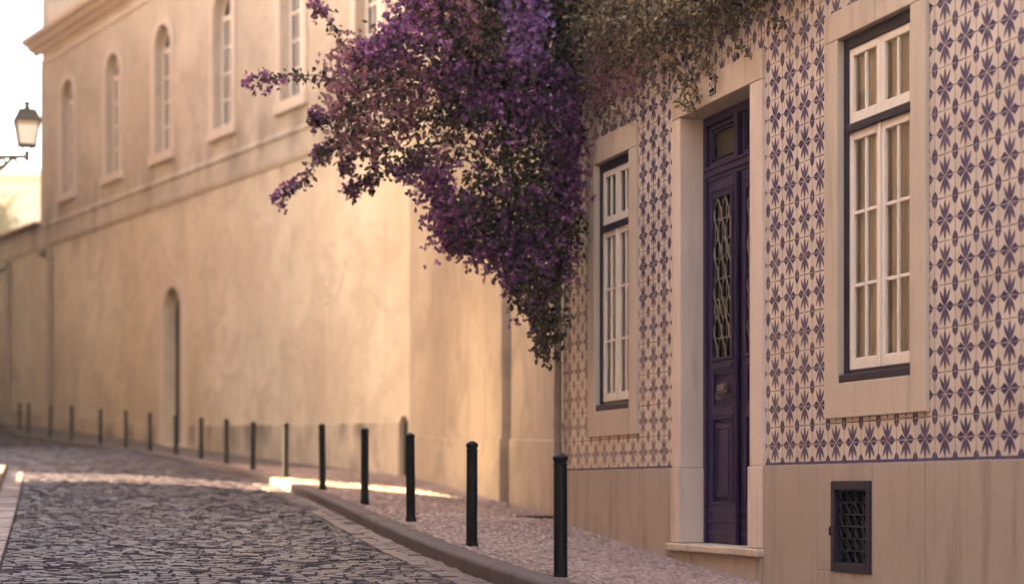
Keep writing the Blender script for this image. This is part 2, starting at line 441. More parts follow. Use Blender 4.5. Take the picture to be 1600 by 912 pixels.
def wallpt(Z):
    for i in range(len(PAIRS)-1):
        if PAIRS[i][0] <= Z <= PAIRS[i+1][0]:
            t = (Z-PAIRS[i][0])/(PAIRS[i+1][0]-PAIRS[i][0]); return PAIRS[i][1].lerp(PAIRS[i+1][1], t)
    return PAIRS[-1][1] if Z > 60 else PAIRS[0][1]
KW = .165
def kerb_in(Z):                      # pavement-side edge of the kerb stones
    dx = (kx(Z+.1)-kx(Z-.1))/.2; L = math.hypot(1, dx)
    return Vector((kx(Z) + KW/L, Z - KW*dx/L, kh(Z)))
def pave_pt(Z, t):
    a = kerb_in(Z); b = wallpt(Z)
    p = a.lerp(b, t); return p
XL = lambda Z: -3.985 - .243*(Z-14)
def cf(Z):                           # the far end of the road is banked up to the left
    t = min(1, max(0, (Z-21)/8)); return .04 + .11*t*t*(3-2*t)
ROADSTEP = .115
def road_pt(Z, t):                   # t=0 at the right kerb, t=1 at the left kerb
    h = kh(Z) - ROADSTEP
    x0 = kx(Z); x1 = XL(Z)
    crown = .05*4*t*(1-t)
    return Vector((x0 + (x1-x0)*t, Z, h + cf(Z)*t + crown))

# ground far and wide
mb = MB()
gx = [-110, -80, -45, -30, -18, -8, 0, 8, 20, 60, 90]; gz = [-50, -40, -10, 2, 10, 20, 30, 40, 50, 60, 75, 100, 130]
gh = lambda z: (kh(max(-10, min(z, 62))) - .45) if z < 62 else kh(62) - .45
vs = [(x, z, gh(z)) for z in gz for x in gx]; n = len(gx)
mb.add(vs, [(j*n+i, j*n+i+1, (j+1)*n+i+1, (j+1)*n+i) for j in range(len(gz)-1) for i in range(n-1)])
tag(mb.build("ground", GROUND), kind='structure')

def strip_sheet(name, mat, zs, pt, nt_, drop=0):
    mb = MB(); vs = []
    for Z in zs:
        for k in range(nt_+1):
            p = pt(Z, k/nt_); vs.append((p.x, p.y, p.z - drop))
    m_ = nt_+1
    mb.add(vs, [(j*m_+k, j*m_+k+1, (j+1)*m_+k+1, (j+1)*m_+k) for j in range(len(zs)-1) for k in range(nt_)])
    return mb, mat

def stone_block(mb, c, ux, uy, w, l, h, inset, tilt):
    """one paving stone: c centre of its top, ux/uy unit directions in plan"""
    j = lambda s: random.uniform(-s, s)
    top = []; bot = []
    for sx, sy in ((-1,-1),(1,-1),(1,1),(-1,1)):
        q = c + ux*(sx*w/2 + j(.003)) + uy*(sy*l/2 + j(.003))
        bot.append(Vector((q.x, q.y, q.z - h)))
        q2 = c + ux*(sx*(w/2-inset) + j(.003)) + uy*(sy*(l/2-inset) + j(.003))
        top.append(Vector((q2.x, q2.y, q2.z + tilt[0]*sx*w/2 + tilt[1]*sy*l/2)))
    mb.add(bot+top, [(4,5,6,7),(0,1,5,4),(1,2,6,5),(2,3,7,6),(3,0,4,7)])

# road: joint bed and setts in rows across the street
mb, _ = strip_sheet("road", None, list(np.arange(2, 29.6, .5)), road_pt, 8, .012)
zs = list(np.arange(29.3, 70, 1.0)); 
def road_far(Z, t):
    h = kh(Z) - ROADSTEP; x0 = kx(Z); x1 = -30 if Z > 31 else XL(Z) - .2
    x = x0 + (x1-x0)*t
    q = min(1, (x0-x)/(x0-XL(min(Z, 30))))
    return Vector((x, Z, h + cf(Z)*q + .2*q*(1-q) - .004))
mb.mi = 1
m2, _ = strip_sheet("road", None, zs, road_far, 14)
mb.add(m2.v, m2.f)
mb.mi = 2
Z = 9.3
while Z < 29.4:
    row = random.uniform(.070, .084)
    x0 = kx(Z) - .30; x1 = XL(Z) + .27
    W = x0 - x1; t = random.uniform(-.12, 0)
    skew = .15
    while t < W:
        w = random.uniform(.085, .15)
        if t + w > 0:
            a = max(t, 0); b = min(t+w, W)
            if b - a > .03:
                xm = x0 - (a+b)/2
                zz = Z + .03*math.sin(xm*1.7 + Z*.4) + random.uniform(-.008, .008)
                p = road_pt(zz, min(1, max(0, (kx(zz)-xm)/(kx(zz)-XL(zz)))))
                p.z += random.gauss(0, .003) + .006*math.sin(xm*2.9+zz*1.3)*math.sin(zz*2.1-xm)
                sl = .045
                stone_block(mb, p, Vector((1, 0, 0)), Vector((0, 1, sl)), b-a-.004, row-.004, .03, .011, (random.gauss(0, .03), random.gauss(0, .055)))
        t += w
    Z += row
while Z < 52:
    row = random.uniform(.085, .12); x = kx(Z) - .02; xe = max(-.2667*Z - 1.2, -30) if Z > 31 else XL(Z)
    span = (-30 if Z > 31 else XL(Z) - .2) - kx(Z)
    while x > xe:
        w = random.uniform(.11, .22)
        p = road_far(Z, (x - w/2 - kx(Z))/span); p.z += .010 + random.gauss(0, .003)
        stone_block(mb, p, Vector((1, 0, 0)), Vector((0, 1, .05)), w-.008, row-.008, .03, .010, (random.gauss(0, .03), random.gauss(0, .05)))
        x -= w
    Z += row
road = tag(mb.build("road", [JOINT, FARROAD, SETTS], fix=False), kind='structure')

# gutters: a course of flat pale stones on both sides of the road
for side in (0, 1):
    mb = MB(); Z = 8.8
    while Z < 29.3:
        l = random.uniform(.16, .34) if side == 0 else random.uniform(.12, .2)
        zc = Z + l/2
        dx = (kx(zc+.1)-kx(zc-.1))/.2 if side == 0 else -.243
        uy = Vector((dx, 1, .048)).normalized(); ux = Vector((uy.y, -uy.x, 0))
        xs = [kx(zc) - .075, kx(zc) - .22] if side == 0 else [XL(zc) + .13]
        for xm in xs:
            p = road_pt(zc, (kx(zc)-xm)/(kx(zc)-XL(zc))); p.z += random.gauss(.004, .003)
            stone_block(mb, Vector((xm, zc, p.z)), ux, uy, (.138 if side == 0 else .25), l*1.0-.012, .03, .008, (random.gauss(0, .02), random.gauss(0, .025)))
        Z += l
    tag(mb.build("gutter", GUTTER if side else GUTTER_DK, fix=False), kind='structure')

# kerbs
mb = MB()
Z = 3.0
while Z < 64:
    l = random.uniform(.9, 1.35); z1 = min(Z + l, 64)
    za, zb = Z + .006, z1 - .006
    sub = [za + (zb-za)*k/2 for k in range(3)]
    ring = []
    for zc in sub:
        a = Vector((kx(zc), zc, kh(zc))); b = kerb_in(zc); j = random.uniform(-.004, .004)
        ring.append([(a.x, a.y, a.z-.3), (a.x, a.y, a.z-.022+j), (a.x+.018, a.y, a.z-.003+j), (b.x, b.y, b.z-.002+j), (b.x, b.y, b.z-.3)])
    vs = [p for r_ in ring for p in r_]
    fs = [(i*5+k, i*5+(k+1) % 5, (i+1)*5+(k+1) % 5, (i+1)*5+k) for i in range(2) for k in range(5)] + [(4,3,2,1,0), (10,11,12,13,14)]
    mb.add(vs, fs); Z = z1
kerb = mb.build("kerb", KERBM, bevel=.006); tag(kerb, kind='structure')
mb = MB()
lk = []                               # left kerb line, turning into the side street
Z = 3.0
while Z < 28.6: lk.append((XL(Z), Z)); Z += 1.05
cxk, czk, rk = XL(28.7) - .55, 28.7, .55
for k in range(0, 7):
    a = k/6*math.pi/2; lk.append((cxk + rk*math.cos(a), czk + rk*math.sin(a)))
for k in range(1, 16): lk.append((cxk - k*1.0, czk + rk))
for i in range(len(lk)-1):
    (xa, za), (xb, zb) = lk[i], lk[i+1]
    d = Vector((xb-xa, zb-za)).normalized(); nn = Vector((-d.y, d.x))*.24
    ha = kh(za) - ROADSTEP + cf(za) + .12; hb = kh(zb) - ROADSTEP + cf(zb) + .12
    g = .006; xa += d.x*g; za += d.y*g; xb -= d.x*g; zb -= d.y*g
    vs = [(xa, za, ha-.35), (xb, zb, hb-.35), (xb+nn.x, zb+nn.y, hb-.35), (xa+nn.x, za+nn.y, ha-.35),
          (xa, za, ha), (xb, zb, hb), (xb+nn.x, zb+nn.y, hb), (xa+nn.x, za+nn.y, ha)]
    mb.add(vs, [(0,3,2,1),(4,5,6,7),(0,1,5,4),(1,2,6,5),(2,3,7,6),(3,0,4,7)])
tag(mb.build("kerb", KERBM, bevel=.012), kind='structure')
# left pavement
mb = MB(); vs = []
zs = [3] + list(np.arange(5, 28.9, 2)) + [29.1]
for Z in zs:
    h = kh(Z) - ROADSTEP + cf(Z) + .112
    vs += [(XL(min(Z, 28.6)) - .22, Z, h), (XL(Z) - 2.6, Z, h + .03)]
mb.add(vs, [(2*i, 2*i+1, 2*i+3, 2*i+2) for i in range(len(zs)-1)])
tag(mb.build("left_pavement", CALCADA), kind='structure')

# right pavement: bed plus small hand-cut limestone cubes
mb, _ = strip_sheet("pavement", None, list(np.arange(2, 66, .4)), pave_pt, 6, .007)
mb.mi = 1
Z = 10.2
while Z < 33:
    row = random.uniform(.046, .060)
    a, b = kerb_in(Z), wallpt(Z)
    L = (b-a).length; ux = (b-a).normalized()
    t = random.uniform(0, .05)
    while t < L:
        w = random.uniform(.044, .068)
        if Z > 22: w *= 1.25
        p = pave_pt(Z, min(1, (t+w/2)/L))
        dz = (pave_pt(Z+.1, min(1, (t+w/2)/L)) - p)
        uy = dz.normalized(); l = row*dz.length/.1
        p.z += random.gauss(0, .0035)
        if l > .02:
            stone_block(mb, p + uy*(l/2 + random.uniform(-.006, .006)), ux, uy, w-.007, l-.007, .02, .007, (random.gauss(0, .07), random.gauss(0, .08)))
        t += w
    Z += row * (1 if Z < 22 else 1.25)
tag(mb.build("pavement", [JOINT_P, CALCADA], fix=False), kind='structure')

# ------------------------------------------------------------------ wall with openings (local x along, y into wall, z up)
def arch_pts(u0, u1, vs_, n=14, rise=None):
    r = (u1-u0)/2; rise = rise or r; cxm = (u0+u1)/2
    return [(cxm - r*math.cos(math.pi*k/n), vs_ + rise*math.sin(math.pi*k/n)) for k in range(n+1)]
def wall_face(mb, x0, x1, zb, zt, ops, y=0, reveal=0.0):
    """ops: (u0,u1,v0,v1,arch) ; zb(x), zt constant; front sheet and reveals"""
    ops = sorted(ops); xs = x0
    f = zb if callable(zb) else (lambda x: zb)
    def col(a, b):
        n = max(1, int((b-a)/2.5))
        for k in range(n):
            p, q = a+(b-a)*k/n, a+(b-a)*(k+1)/n
            mb.quad((p, y, f(p)), (q, y, f(q)), (q, y, zt), (p, y, zt))
    for (u0, u1, v0, v1, arch) in ops:
        if u0 > xs: col(xs, u0)
        if v0 > f(u0): mb.quad((u0, y, f(u0)), (u1, y, f(u1)), (u1, y, v0), (u0, y, v0))
        if arch:
            sp = v1 - (u1-u0)/2; pts = arch_pts(u0, u1, sp)
            for k in range(len(pts)-1):
                (a, b), (c, d) = pts[k], pts[k+1]
                mb.quad((a, y, b), (c, y, d), (c, y, zt), (a, y, zt))
                if reveal: mb.quad((a, y, b), (a, y+reveal, b), (c, y+reveal, d), (c, y, d))
            top = sp
        else:
            mb.quad((u0, y, v1), (u1, y, v1), (u1, y, zt), (u0, y, zt)); top = v1
            if reveal: mb.quad((u0, y, v1), (u1, y, v1), (u1, y+reveal, v1), (u0, y+reveal, v1))
        if reveal:
            mb.quad((u0, y, v0), (u0, y+reveal, v0), (u0, y+reveal, top), (u0, y, top))
            mb.quad((u1, y, v0), (u1, y, top), (u1, y+reveal, top), (u1, y+reveal, v0))
            mb.quad((u0, y, v0), (u1, y, v0), (u1, y+reveal, v0), (u0, y+reveal, v0))
        xs = u1
    if xs < x1: col(xs, x1)
def body(mb, x0, x1, y0, y1, z0, z1, front=False):
    """sides, back and top of a building behind its front sheet"""
    mb.quad((x0, y0, z0), (x0, y1, z0), (x0, y1, z1), (x0, y0, z1)); mb.quad((x1, y0, z0), (x1, y0, z1), (x1, y1, z1), (x1, y1, z0))
    mb.quad((x0, y1, z0), (x1, y1, z0), (x1, y1, z1), (x0, y1, z1)); mb.quad((x0, y0, z1), (x1, y0, z1), (x1, y1, z1), (x0, y1, z1))
    if front: mb.quad((x0, y0, z0), (x1, y0, z0), (x1, y0, z1), (x0, y0, z1))

# ================================================================== the tiled house
house = empty("tiled_house", O_T, A_T - R(90))
tag(house, "house clad in purple and white star tiles with a purple panelled door", "house")
LWO = (.74, 1.94, .452, 3.066); RWO = (5.392, 6.722, .456, 3.108); DRO = (2.739, 4.424, -.43, 3.12)
mb = MB(); wall_face(mb, .0, 15.0, .16, 7.4, [(*LWO, 0), (DRO[0], DRO[1], .16, DRO[3], 0), (*RWO, 0)])
tw = mb.build("tile_wall", TILES, house, fix=False)
mb = MB(); body(mb, 0, 15, .012, 7, -2, 7.4); mb.build("side_walls", PLASTER_NEAR, house, fix=False)
mb = MB(); mb.box(-.15, 15.15, -.25, 7.2, 7.41, 7.62); mb.build("eaves", STONE, house)
mb = MB(); mb.prism([(-.2, 7.63), (15.2, 7.63), (15.2, 7.7), (-.2, 7.7)], -.3, 3.6); mb.build("roof", ROOF, house)
# plinth slabs with open joints
mb = MB()
gt = lambda u: lerp_tab(GT, u)
def slab(u0, u1, v1=.158, y0=-.028):
    g = .0025
    mb.prism([(u0+g, gt(u0)-.25), (u1-g, gt(u1)-.25), (u1-g, v1), (u0+g, v1)], y0, .05)
cuts = [0, 1.35, 2.737]; 
SL = []
for a, b in zip(cuts, cuts[1:]): SL.append((a, b))
VE = (5.515, 6.053, -.541, .045)
SL += [(4.437, 5.30), (6.068, 6.722), (6.722, 8.3), (8.3, 10), (10, 12), (12, 15)]
for a, b in SL:
    mb = MB(); slab(a, b); mb.build("plinth", PLINTH, house, bevel=.004)
mb = MB()
mb.prism([(5.3025, gt(5.3)-.25), (6.0655, gt(6.06)-.25), (6.0655, VE[2]), (5.3025, VE[2])], -.028, .05)
mb.prism([(5.3025, VE[2]), (VE[0], VE[2]), (VE[0], .158), (5.3025, .158)], -.028, .05)
mb.prism([(VE[0], VE[3]), (6.0655, VE[3]), (6.0655, .158), (VE[0], .158)], -.028, .05)
mb.prism([(VE[1], VE[2]), (6.0655, VE[2]), (6.0655, VE[3]), (VE[1], VE[3])], -.028, .05)
mb.build("plinth", PLINTH, house, bevel=.004)
mb = MB(); mb.box(0.02, 2.7, .055, .08, -2, .15); mb.box(4.45, 14.9, .14, .16, -2, .15); mb.build("plinth_backing", BLACK, house)
# vent
mb = MB(); mb.frame(VE[0], VE[1], VE[2], VE[3], .055, -.042, .02); mb.box(VE[0]-.012, VE[0]-.001, -.05, -.030, -.31, -.25)
vent = mb.build("vent", DARKFRAME, house, bevel=.004)
mb = MB()
gx0, gx1, gz0, gz1 = VE[0]+.06, VE[1]-.06, VE[2]+.06, VE[3]-.06
rows = 6
for r_ in range(rows+1):
    z = gz0 + (gz1-gz0)*r_/rows; mb.tube([(gx0-.01, -.006, z), (gx1+.01, -.006, z)], .0055, 5)
for r_ in range(rows):
    za = gz0 + (gz1-gz0)*r_/rows; zc = gz0 + (gz1-gz0)*(r_+1)/rows
    for ph in (0, 1):
        pts = []
        for k in range(9):
            pts.append((gx0 + (gx1-gx0)*k/8, -.006 + random.uniform(-.004, .004) + ph*.012, (za if (k+ph) % 2 else zc) + random.uniform(-.006, .006)))
        mb.tube(pts, .0065, 5)
mb.build("vent_grille", GRILLE_DK, vent)
mb = MB(); mb.box(VE[0]+.02, VE[1]-.02, .09, .12, VE[2]+.02, VE[3]-.02); mb.build("vent_shaft", BLACK, vent)

# windows of the tiled house
def house_window(O, IN, lab):
    o0, o1, p0, p1 = O; i0, i1, j0, j1 = IN
    mb = MB()
    fy0, fy1 = .022, .10; fw = .062
    mb.box(i0, i0+fw, fy0, fy1, j0+.001, j1); mb.box(i1-fw, i1, fy0, fy1, j0+.001, j1)
    mb.box(i0+fw, i1-fw, fy0, fy1, j1-.075, j1)
    tz = j0 + (j1-j0)*.735
    mb.box(i0+fw, i1-fw, fy0-.012, fy1, tz-.028, tz+.028)
    mb.box(i0-.004, i1-.002, fy0-.035, fy1, j0+.001, j0+.055)
    mb.box(i0+fw, i1-fw, fy0+.012, fy1, j0+.055, j0+.085)
    w = mb.build("window", DARKFRAME, house, bevel=.005)
    if lab: w['label'] = lab
    mb = MB()
    mb.box(o0, i0-.001, -.026, .16, p0, j1); mb.build("jamb", STONE, w, bevel=.005)
    mb = MB(); mb.box(i1+.001, o1, -.026, .16, p0, j1)
    mb.build("jamb", STONE, w, bevel=.005)
    mb = MB(); mb.box(o0, o1, -.026, .16, j1+.003, p1); mb.build("lintel", STONE, w, bevel=.005)
    mb = MB(); mb.box(i0+.001, i1-.001, -.0245, .16, p0, j0); mb.build("sill", STONE, w, bevel=.004)
    # carved mark in the lintel
    mb = MB(); cxm = o0 + .62*(o1-o0); mb.frame(cxm-.03, cxm+.03, j1+.06, j1+.15, .008, -.0285, -.026); mb.build("carved_mark", STONE_GREY, w)
    a0, a1 = i0+fw-.004, i1-fw+.004; mid = (a0+a1)/2
    gl = MB()
    for zlo, zhi, rows_ in ((tz+.026, j1-.072, 1), (j0+.082, tz-.026, 3)):
        for x0, x1 in ((a0, mid-.001), (mid+.001, a1)):
            mb = MB(); st = .052
            mb.box(x0, x0+st, .034, .074, zlo, zhi); mb.box(x1-st, x1, .034, .074, zlo, zhi)
            mb.box(x0+st, x1-st, .034, .074, zhi-.055, zhi); mb.box(x0+st, x1-st, .034, .074, zlo, zlo+.075)
            xm = (x0+x1)/2; mb.box(xm-.012, xm+.012, .040, .068, zlo+.075, zhi-.055)
            for r_ in range(1, rows_):
                z = zlo+.075 + (zhi-.055-zlo-.075)*r_/rows_
                mb.box(x0+st, xm-.012, .042, .066, z-.012, z+.012); mb.box(xm+.012, x1-st, .042, .066, z-.012, z+.012)
            mb.build("sash", WHITE, w, bevel=.004)
            gl.quad((x0+st-.004, .056, zlo+.07), (x1-st+.004, .056, zlo+.07), (x1-st+.004, .056, zhi-.05), (x0+st-.004, .056, zhi-.05))
    # closing bead over the meeting stiles
    gl.build("glass", GLASS, w, fix=False)
    mb = MB(); mb.box(mid-.014, mid+.014, .024, .034, j0+.082, tz-.026); mb.build("closing_bead", WHITE, w, bevel=.004)
    mb = MB(); nx = 60; vs = []
    for k in range(nx+1):
        x = i0 + (i1-i0)*k/nx; yy = .092 + .008*math.sin(k*.9) + .005*math.sin(k*2.3+1)
        vs += [(x, yy, j0+.02), (x, yy + .004, tz + (.02 if O is LWO else .55))]
    mb.add(vs, [(2*k, 2*k+2, 2*k+3, 2*k+1) for k in range(nx)])
    c = mb.build("curtain", CURTAIN, w, smooth=True, fix=False)
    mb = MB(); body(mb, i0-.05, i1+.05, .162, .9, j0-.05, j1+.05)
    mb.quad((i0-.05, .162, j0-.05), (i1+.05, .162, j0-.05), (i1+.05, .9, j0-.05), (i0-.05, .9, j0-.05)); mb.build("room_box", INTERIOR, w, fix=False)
    return w
house_window(LWO, (.925, 1.765, .674, 2.846), "narrower window with cream curtain, left of the door")
house_window(RWO, (5.578, 6.532, .682, 2.918), "wider window right of the door above the iron vent")

# door surround
dj0, dj1 = 2.909, 4.218
mb = MB(); mb.box(DRO[0], dj0, -.030, .26, .159, 2.9); mb.build("door_jamb", STONE_GREY, house, bevel=.006)
mb = MB(); mb.box(dj1, DRO[1], -.030, .26, .159, 2.9)
mb.build("door_jamb", STONE_GREY, house, bevel=.006)
mb = MB(); mb.box(DRO[0], DRO[1], -.032, .26, 2.903, DRO[3]); mb.build("door_lintel", STONE, house, bevel=.006)
mb = MB(); mb.box(DRO[0]-.001, dj0+.012, -.042, .26, -.428, .156); mb.build("jamb_base", STONE_GREY, house, bevel=.006)
mb = MB(); mb.box(dj1-.012, DRO[1]+.012, -.042, .26, -.428, .156)
mb.build("jamb_base", STONE_GREY, house, bevel=.006)
mb = MB(); mb.box(DRO[0]-.03, DRO[1]+.03, -.085, .26, -.490, -.431); mb.build("doorstep", STONE, house, bevel=.010)
mb = MB(); mb.prism([(DRO[0]-.001, gt(2.74)-.3), (DRO[1]+.012, gt(4.43)-.3), (DRO[1]+.012, -.492), (DRO[0]-.001, -.492)], -.045, .05)
mb.build("step_riser", PLINTH, house, bevel=.004)
# door
mb = MB()
mb.box(dj0+.001, dj0+.055, .165, .25, -.428, 2.898); mb.box(dj1-.055, dj1-.001, .165, .25, -.428, 2.898)
mb.box(dj0+.055, dj1-.055, .165, .25, 2.83, 2.898)
mb.box(dj0+.055, dj1-.055, .158, .25, 2.425, 2.475); mb.box(dj0+.055, dj1-.055, .145, .25, 2.475, 2.50); mb.box(dj0+.055, dj1-.055, .175, .25, 2.39, 2.425)
dm = (dj0+dj1)/2
mb.box(dm-.03, dm+.03, .15, .25, 2.50, 2.83)
door = mb.build("door", PURPLE, house, bevel=.005)
mb = MB(); mb.box(dm-.022, dm+.028, .145, .172, -.41, 2.385); mb.box(dm-.035, dm+.04, .135, .172, -.42, -.12)
mb.box(dm-.006, dm+.006, .138, .145, -.1, 2.385)
mb.build("meeting_post", PURPLE, door, bevel=.005)
for side in (0, 1):
    x0, x1 = (dj0+.057, dm-.024) if side == 0 else (dm+.03, dj1-.057)
    mb = MB(); y = .185; st = .085
    mb.box(x0, x1, y+.022, y+.05, -.425, .985)                       # back board below the grille
    mb.box(x0, x0+st, y, y+.05, -.425, 2.388) if False else None
    mb.box(x0, x0+st, y, y+.0215, -.425, 2.388); mb.box(x1-st, x1, y, y+.0215, -.425, 2.388)
    mb.box(x0+st, x1-st, y, y+.0215, 2.27, 2.388); mb.box(x0+st, x1-st, y, y+.0215, .90, .985)
    mb.box(x0+st, x1-st, y, y+.0215, .56, .63); mb.box(x0+st, x1-st, y, y+.0215, -.425, -.13)
    # grille opening moulding
    mb.frame(x0+st+.001, x1-st-.001, .987, 2.268, .022, y-.014, y+.018)
    # letter panel and lower raised panels
    mb.frame(x0+st+.001, x1-st-.001, .632, .898, .018, y+.001, y+.021)
    mb.frame(x0+st+.001, x1-st-.001, -.128, .558, .024, y-.010, y+.021)
    mb.box(x0+st+.055, x1-st-.055, y+.004, y+.021, -.07, .50)
    mb.frame(x0+st+.085, x1-st-.085, -.04, .47, .012, y-.004, y+.003)
    for z in (-.36, -.27, -.19): mb.box(x0+.01, x1-.01, y-.008, y-.0005, z, z+.035)
    mb.box(x0+st+.02, x1-st-.02, y-.012, y-.0005, .925, .958); mb.box(x0+st-.02, x1-st+.02, y-.012, y-.0005, 2.30, 2.335)
    leaf = mb.build("door_leaf", PURPLE, door, bevel=.004)
    mb = MB()
    ga, gb, gz0, gz1 = x0+st+.024, x1-st-.024, 1.01, 2.245
    nb = 5
    for k in range(nb):
        xc = ga + (gb-ga)*(k+.5)/nb; pts = []
        amp = (gb-ga)/nb*.48; ph = k*math.pi
        for q in range(40):
            t = q/39; z = gz0-.01 + (gz1-gz0+.02)*t
            pts.append((xc + amp*math.sin(t*26 + ph) + random.uniform(-.002, .002), y+.004+.006*math.cos(t*26+ph), z))
        mb.tube(pts, .0062, 5)
    for k in range(nb+1):
        xc = ga + (gb-ga)*k/nb; mb.tube([(xc, y+.016, gz0-.01), (xc, y+.016, gz1+.01)], .004, 5)
    for z in (1.16, 1.62, 2.08): mb.tube([(ga-.004, y+.010, z), (gb+.004, y+.010, z)], .006, 5)
    for k in range(3):
        for z in (1.39, 1.85):
            xc = ga + (gb-ga)*(k+.5)/3; rr = (gb-ga)/7
            mb.tube([(xc + rr*math.cos(a*math.pi/8), y+.006, z + rr*1.5*math.sin(a*math.pi/8)) for a in range(17)], .0055, 5)
    mb.build("door_grille", GRILLE, leaf, smooth=True)
    mb = MB(); mb.box(x0+st-.01, x1-st+.01, y+.030, y+.036, .99, 2.265); mb.build("door_glass", BLACK, leaf)
    mb = MB(); mb.frame(x0+.03, x1-.03, 2.51, 2.82, .028, .185, .225); mb.frame(x0+.075, x1-.075, 2.555, 2.775, .012, .19, .22)
    tl = mb.build("transom_light", PURPLE, door, bevel=.004)
    mb = MB(); mb.quad((x0+.05, .206, 2.53), (x1-.05, .206, 2.53), (x1-.05, .206, 2.80), (x0+.05, .206, 2.80)); mb.build("glass", GLASS, tl, fix=False)
    mb = MB(); mb.box(x0, x1, .262, .27, 2.49, 2.85); mb.build("blind", Mat("brown_blind", .9, .1).col((.13, .095, .06)).m, tl)
    if side == 0:
        mb = MB(); xm = (x0+x1)/2
        mb.box(xm-.075, xm+.095, y-.012, y+.001, .735, .80); mb.box(xm-.06, xm+.08, y-.024, y-.013, .755, .79)
        mb.tube([(xm-.06, y-.02, .735), (xm-.05, y-.035, .69), (xm+.06, y-.035, .69), (xm+.075, y-.02, .735)], .007, 6)
        mb.build("letterbox", BRASS, leaf, bevel=.003)
        mb = MB(); mb.lathe([(.001, 0), (.018, .004), (.024, .018), (.02, .034), (.001, .04)], (0, 0, 0), 12)
        mb.v = [(x1-.03 + p[0], y - p[2], .70 + p[1]) for p in mb.v]
        mb.box(x1-.045, x1-.015, y-.006, y-.0005, .60, .84)
        mb.build("door_knob", GRILLE_DK, leaf, smooth=False)
# drainpipe at the corner
mb = MB(); pu, py_ = -.012, -.05
mb.tube([(pu, py_, gt(0)-.05), (pu, py_, 2), (pu, py_, 4), (pu, py_, 7.3)], .036, 12)
for z in (.55, 2.2, 3.9, 5.6): mb.tube([(pu, py_, z), (pu, py_, z+.06)], .043, 12)
for z in (.58, 2.23, 3.93, 5.63): mb.box(pu-.02, pu+.05, py_+.02, -.002, z-.012, z+.012)
smooth_by_angle(mb.build("drainpipe", PIPE, house))

# number plate on the door lintel
npl = empty("number_plate", loc2w(O_T, A_T, 3.565, -.034, 2.955), A_T - R(90))
tag(npl, "small dark blue enamel number plate on the lintel above the purple door", "sign")
mb = MB(); mb.box(-.062, .062, -.008, 0, 0, .15); mb.build("plate", Mat("blue_enamel", .25, .5).col((.022, .018, .055)).m, npl, bevel=.006)
cu = bpy.data.curves.new("digits", 'FONT'); cu.body = "20"; cu.size = .10; cu.align_x = 'CENTER'; cu.extrude = .001
cu.materials.append(WHITE)
tmp = bpy.data.objects.new("digits", cu); C.objects.link(tmp)
bpy.context.view_layer.update()
dme = bpy.data.meshes.new_from_object(tmp.evaluated_get(bpy.context.evaluated_depsgraph_get()))
bpy.data.objects.remove(tmp); bpy.data.curves.remove(cu)
dg = bpy.data.objects.new("digits", dme); C.objects.link(dg); dg.parent = npl
dg.location = (0, -.0095, .045); dg.rotation_euler = (R(90), 0, 0)
mb = MB(); mb.frame(-.054, .054, .008, .142, .004, -.0092, -.0082); mb.build("plate_rim", WHITE, npl)

# ================================================================== the house set back behind the drainpipe corner
near = empty("corner_house", O_N, A_N - R(90))
tag(near, "plain honey coloured house wall between the drainpipe corner and the windowed building", "house")
gn = lambda u: lerp_tab(GN, u) - .4
PW = 9.2                                     # the wall steps back here
mb = MB(); wall_face(mb, .0, PW, gn, 12, [], 0, .30)
mb.quad((PW, 0, -1), (PW, 0, 12), (PW, .12, 12), (PW, .12, -1))
wall_face(mb, PW, 16.3, gn, 12, [], .12)
body(mb, 0, 16.3, .5, 6, -1, 12, False)
mb.build("wall", PLASTER_NEAR, near, fix=False)
mb = MB()
for u0, u1, y0 in ((.70, 4.5, -.03), (4.5, PW+.0, -.03), (PW+.002, 12.6, .09), (12.6, 16.2, .09)):
    mb.prism([(u0+.003, gn(u0)), (u1-.003, gn(u1)), (u1-.003, lerp_tab([(0, .98), (3.9, .778), (9, .66), (12.5, .55), (16, .5)], u1)), (u0+.003, lerp_tab([(0, .98), (3.9, .778), (9, .66), (12.5, .55), (16, .5)], u0))], y0, y0+.06)
    mb.build("plinth", PLASTER_NEAR, near, bevel=.01); mb = MB()
mb = MB(); mb.box(-.2, 16.4, -.3, 6.2, 12.01, 12.3); mb.build("eaves", MOULD, near)

# ================================================================== the long plastered building
big = empty("plastered_building", O_B, A_B - R(90))
tag(big, "long cream plastered building with a row of tall round arched windows", "building")
gb = lambda u: lerp_tab(GB, u) - .4
UL = -21.7
WC = [-19.43, -15.85, -12.35, -8.70, -5.08, -1.62]
ops = [(c-.53, c+.53, 7.87, 10.86, 1) for c in WC]
mb = MB()
wall_face(mb, -46, .0, gb, 6.60, [(-12.32, -11.22, .93, 4.66, 1), (-.40, -.06, .22, 1.30, 1)], 0, .30)
lower = mb.build("lower_wall", PLASTER, big, fix=False)
mb = MB(); wall_face(mb, UL, .0, 7.22, 12.0, ops, 0, .30); mb.build("upper_wall", PLASTER_UP, big, fix=False)
mb = MB(); body(mb, -46, .0, .6, 9, -.5, 7.2); body(mb, UL, 0, 0, 9, 7.2, 15.5)
mb.quad((UL, 0, 12.4), (0, 0, 12.4), (0, 0, 15.5), (UL, 0, 15.5))
mb.build("attic_wall", PLASTER_UP, big, fix=False)
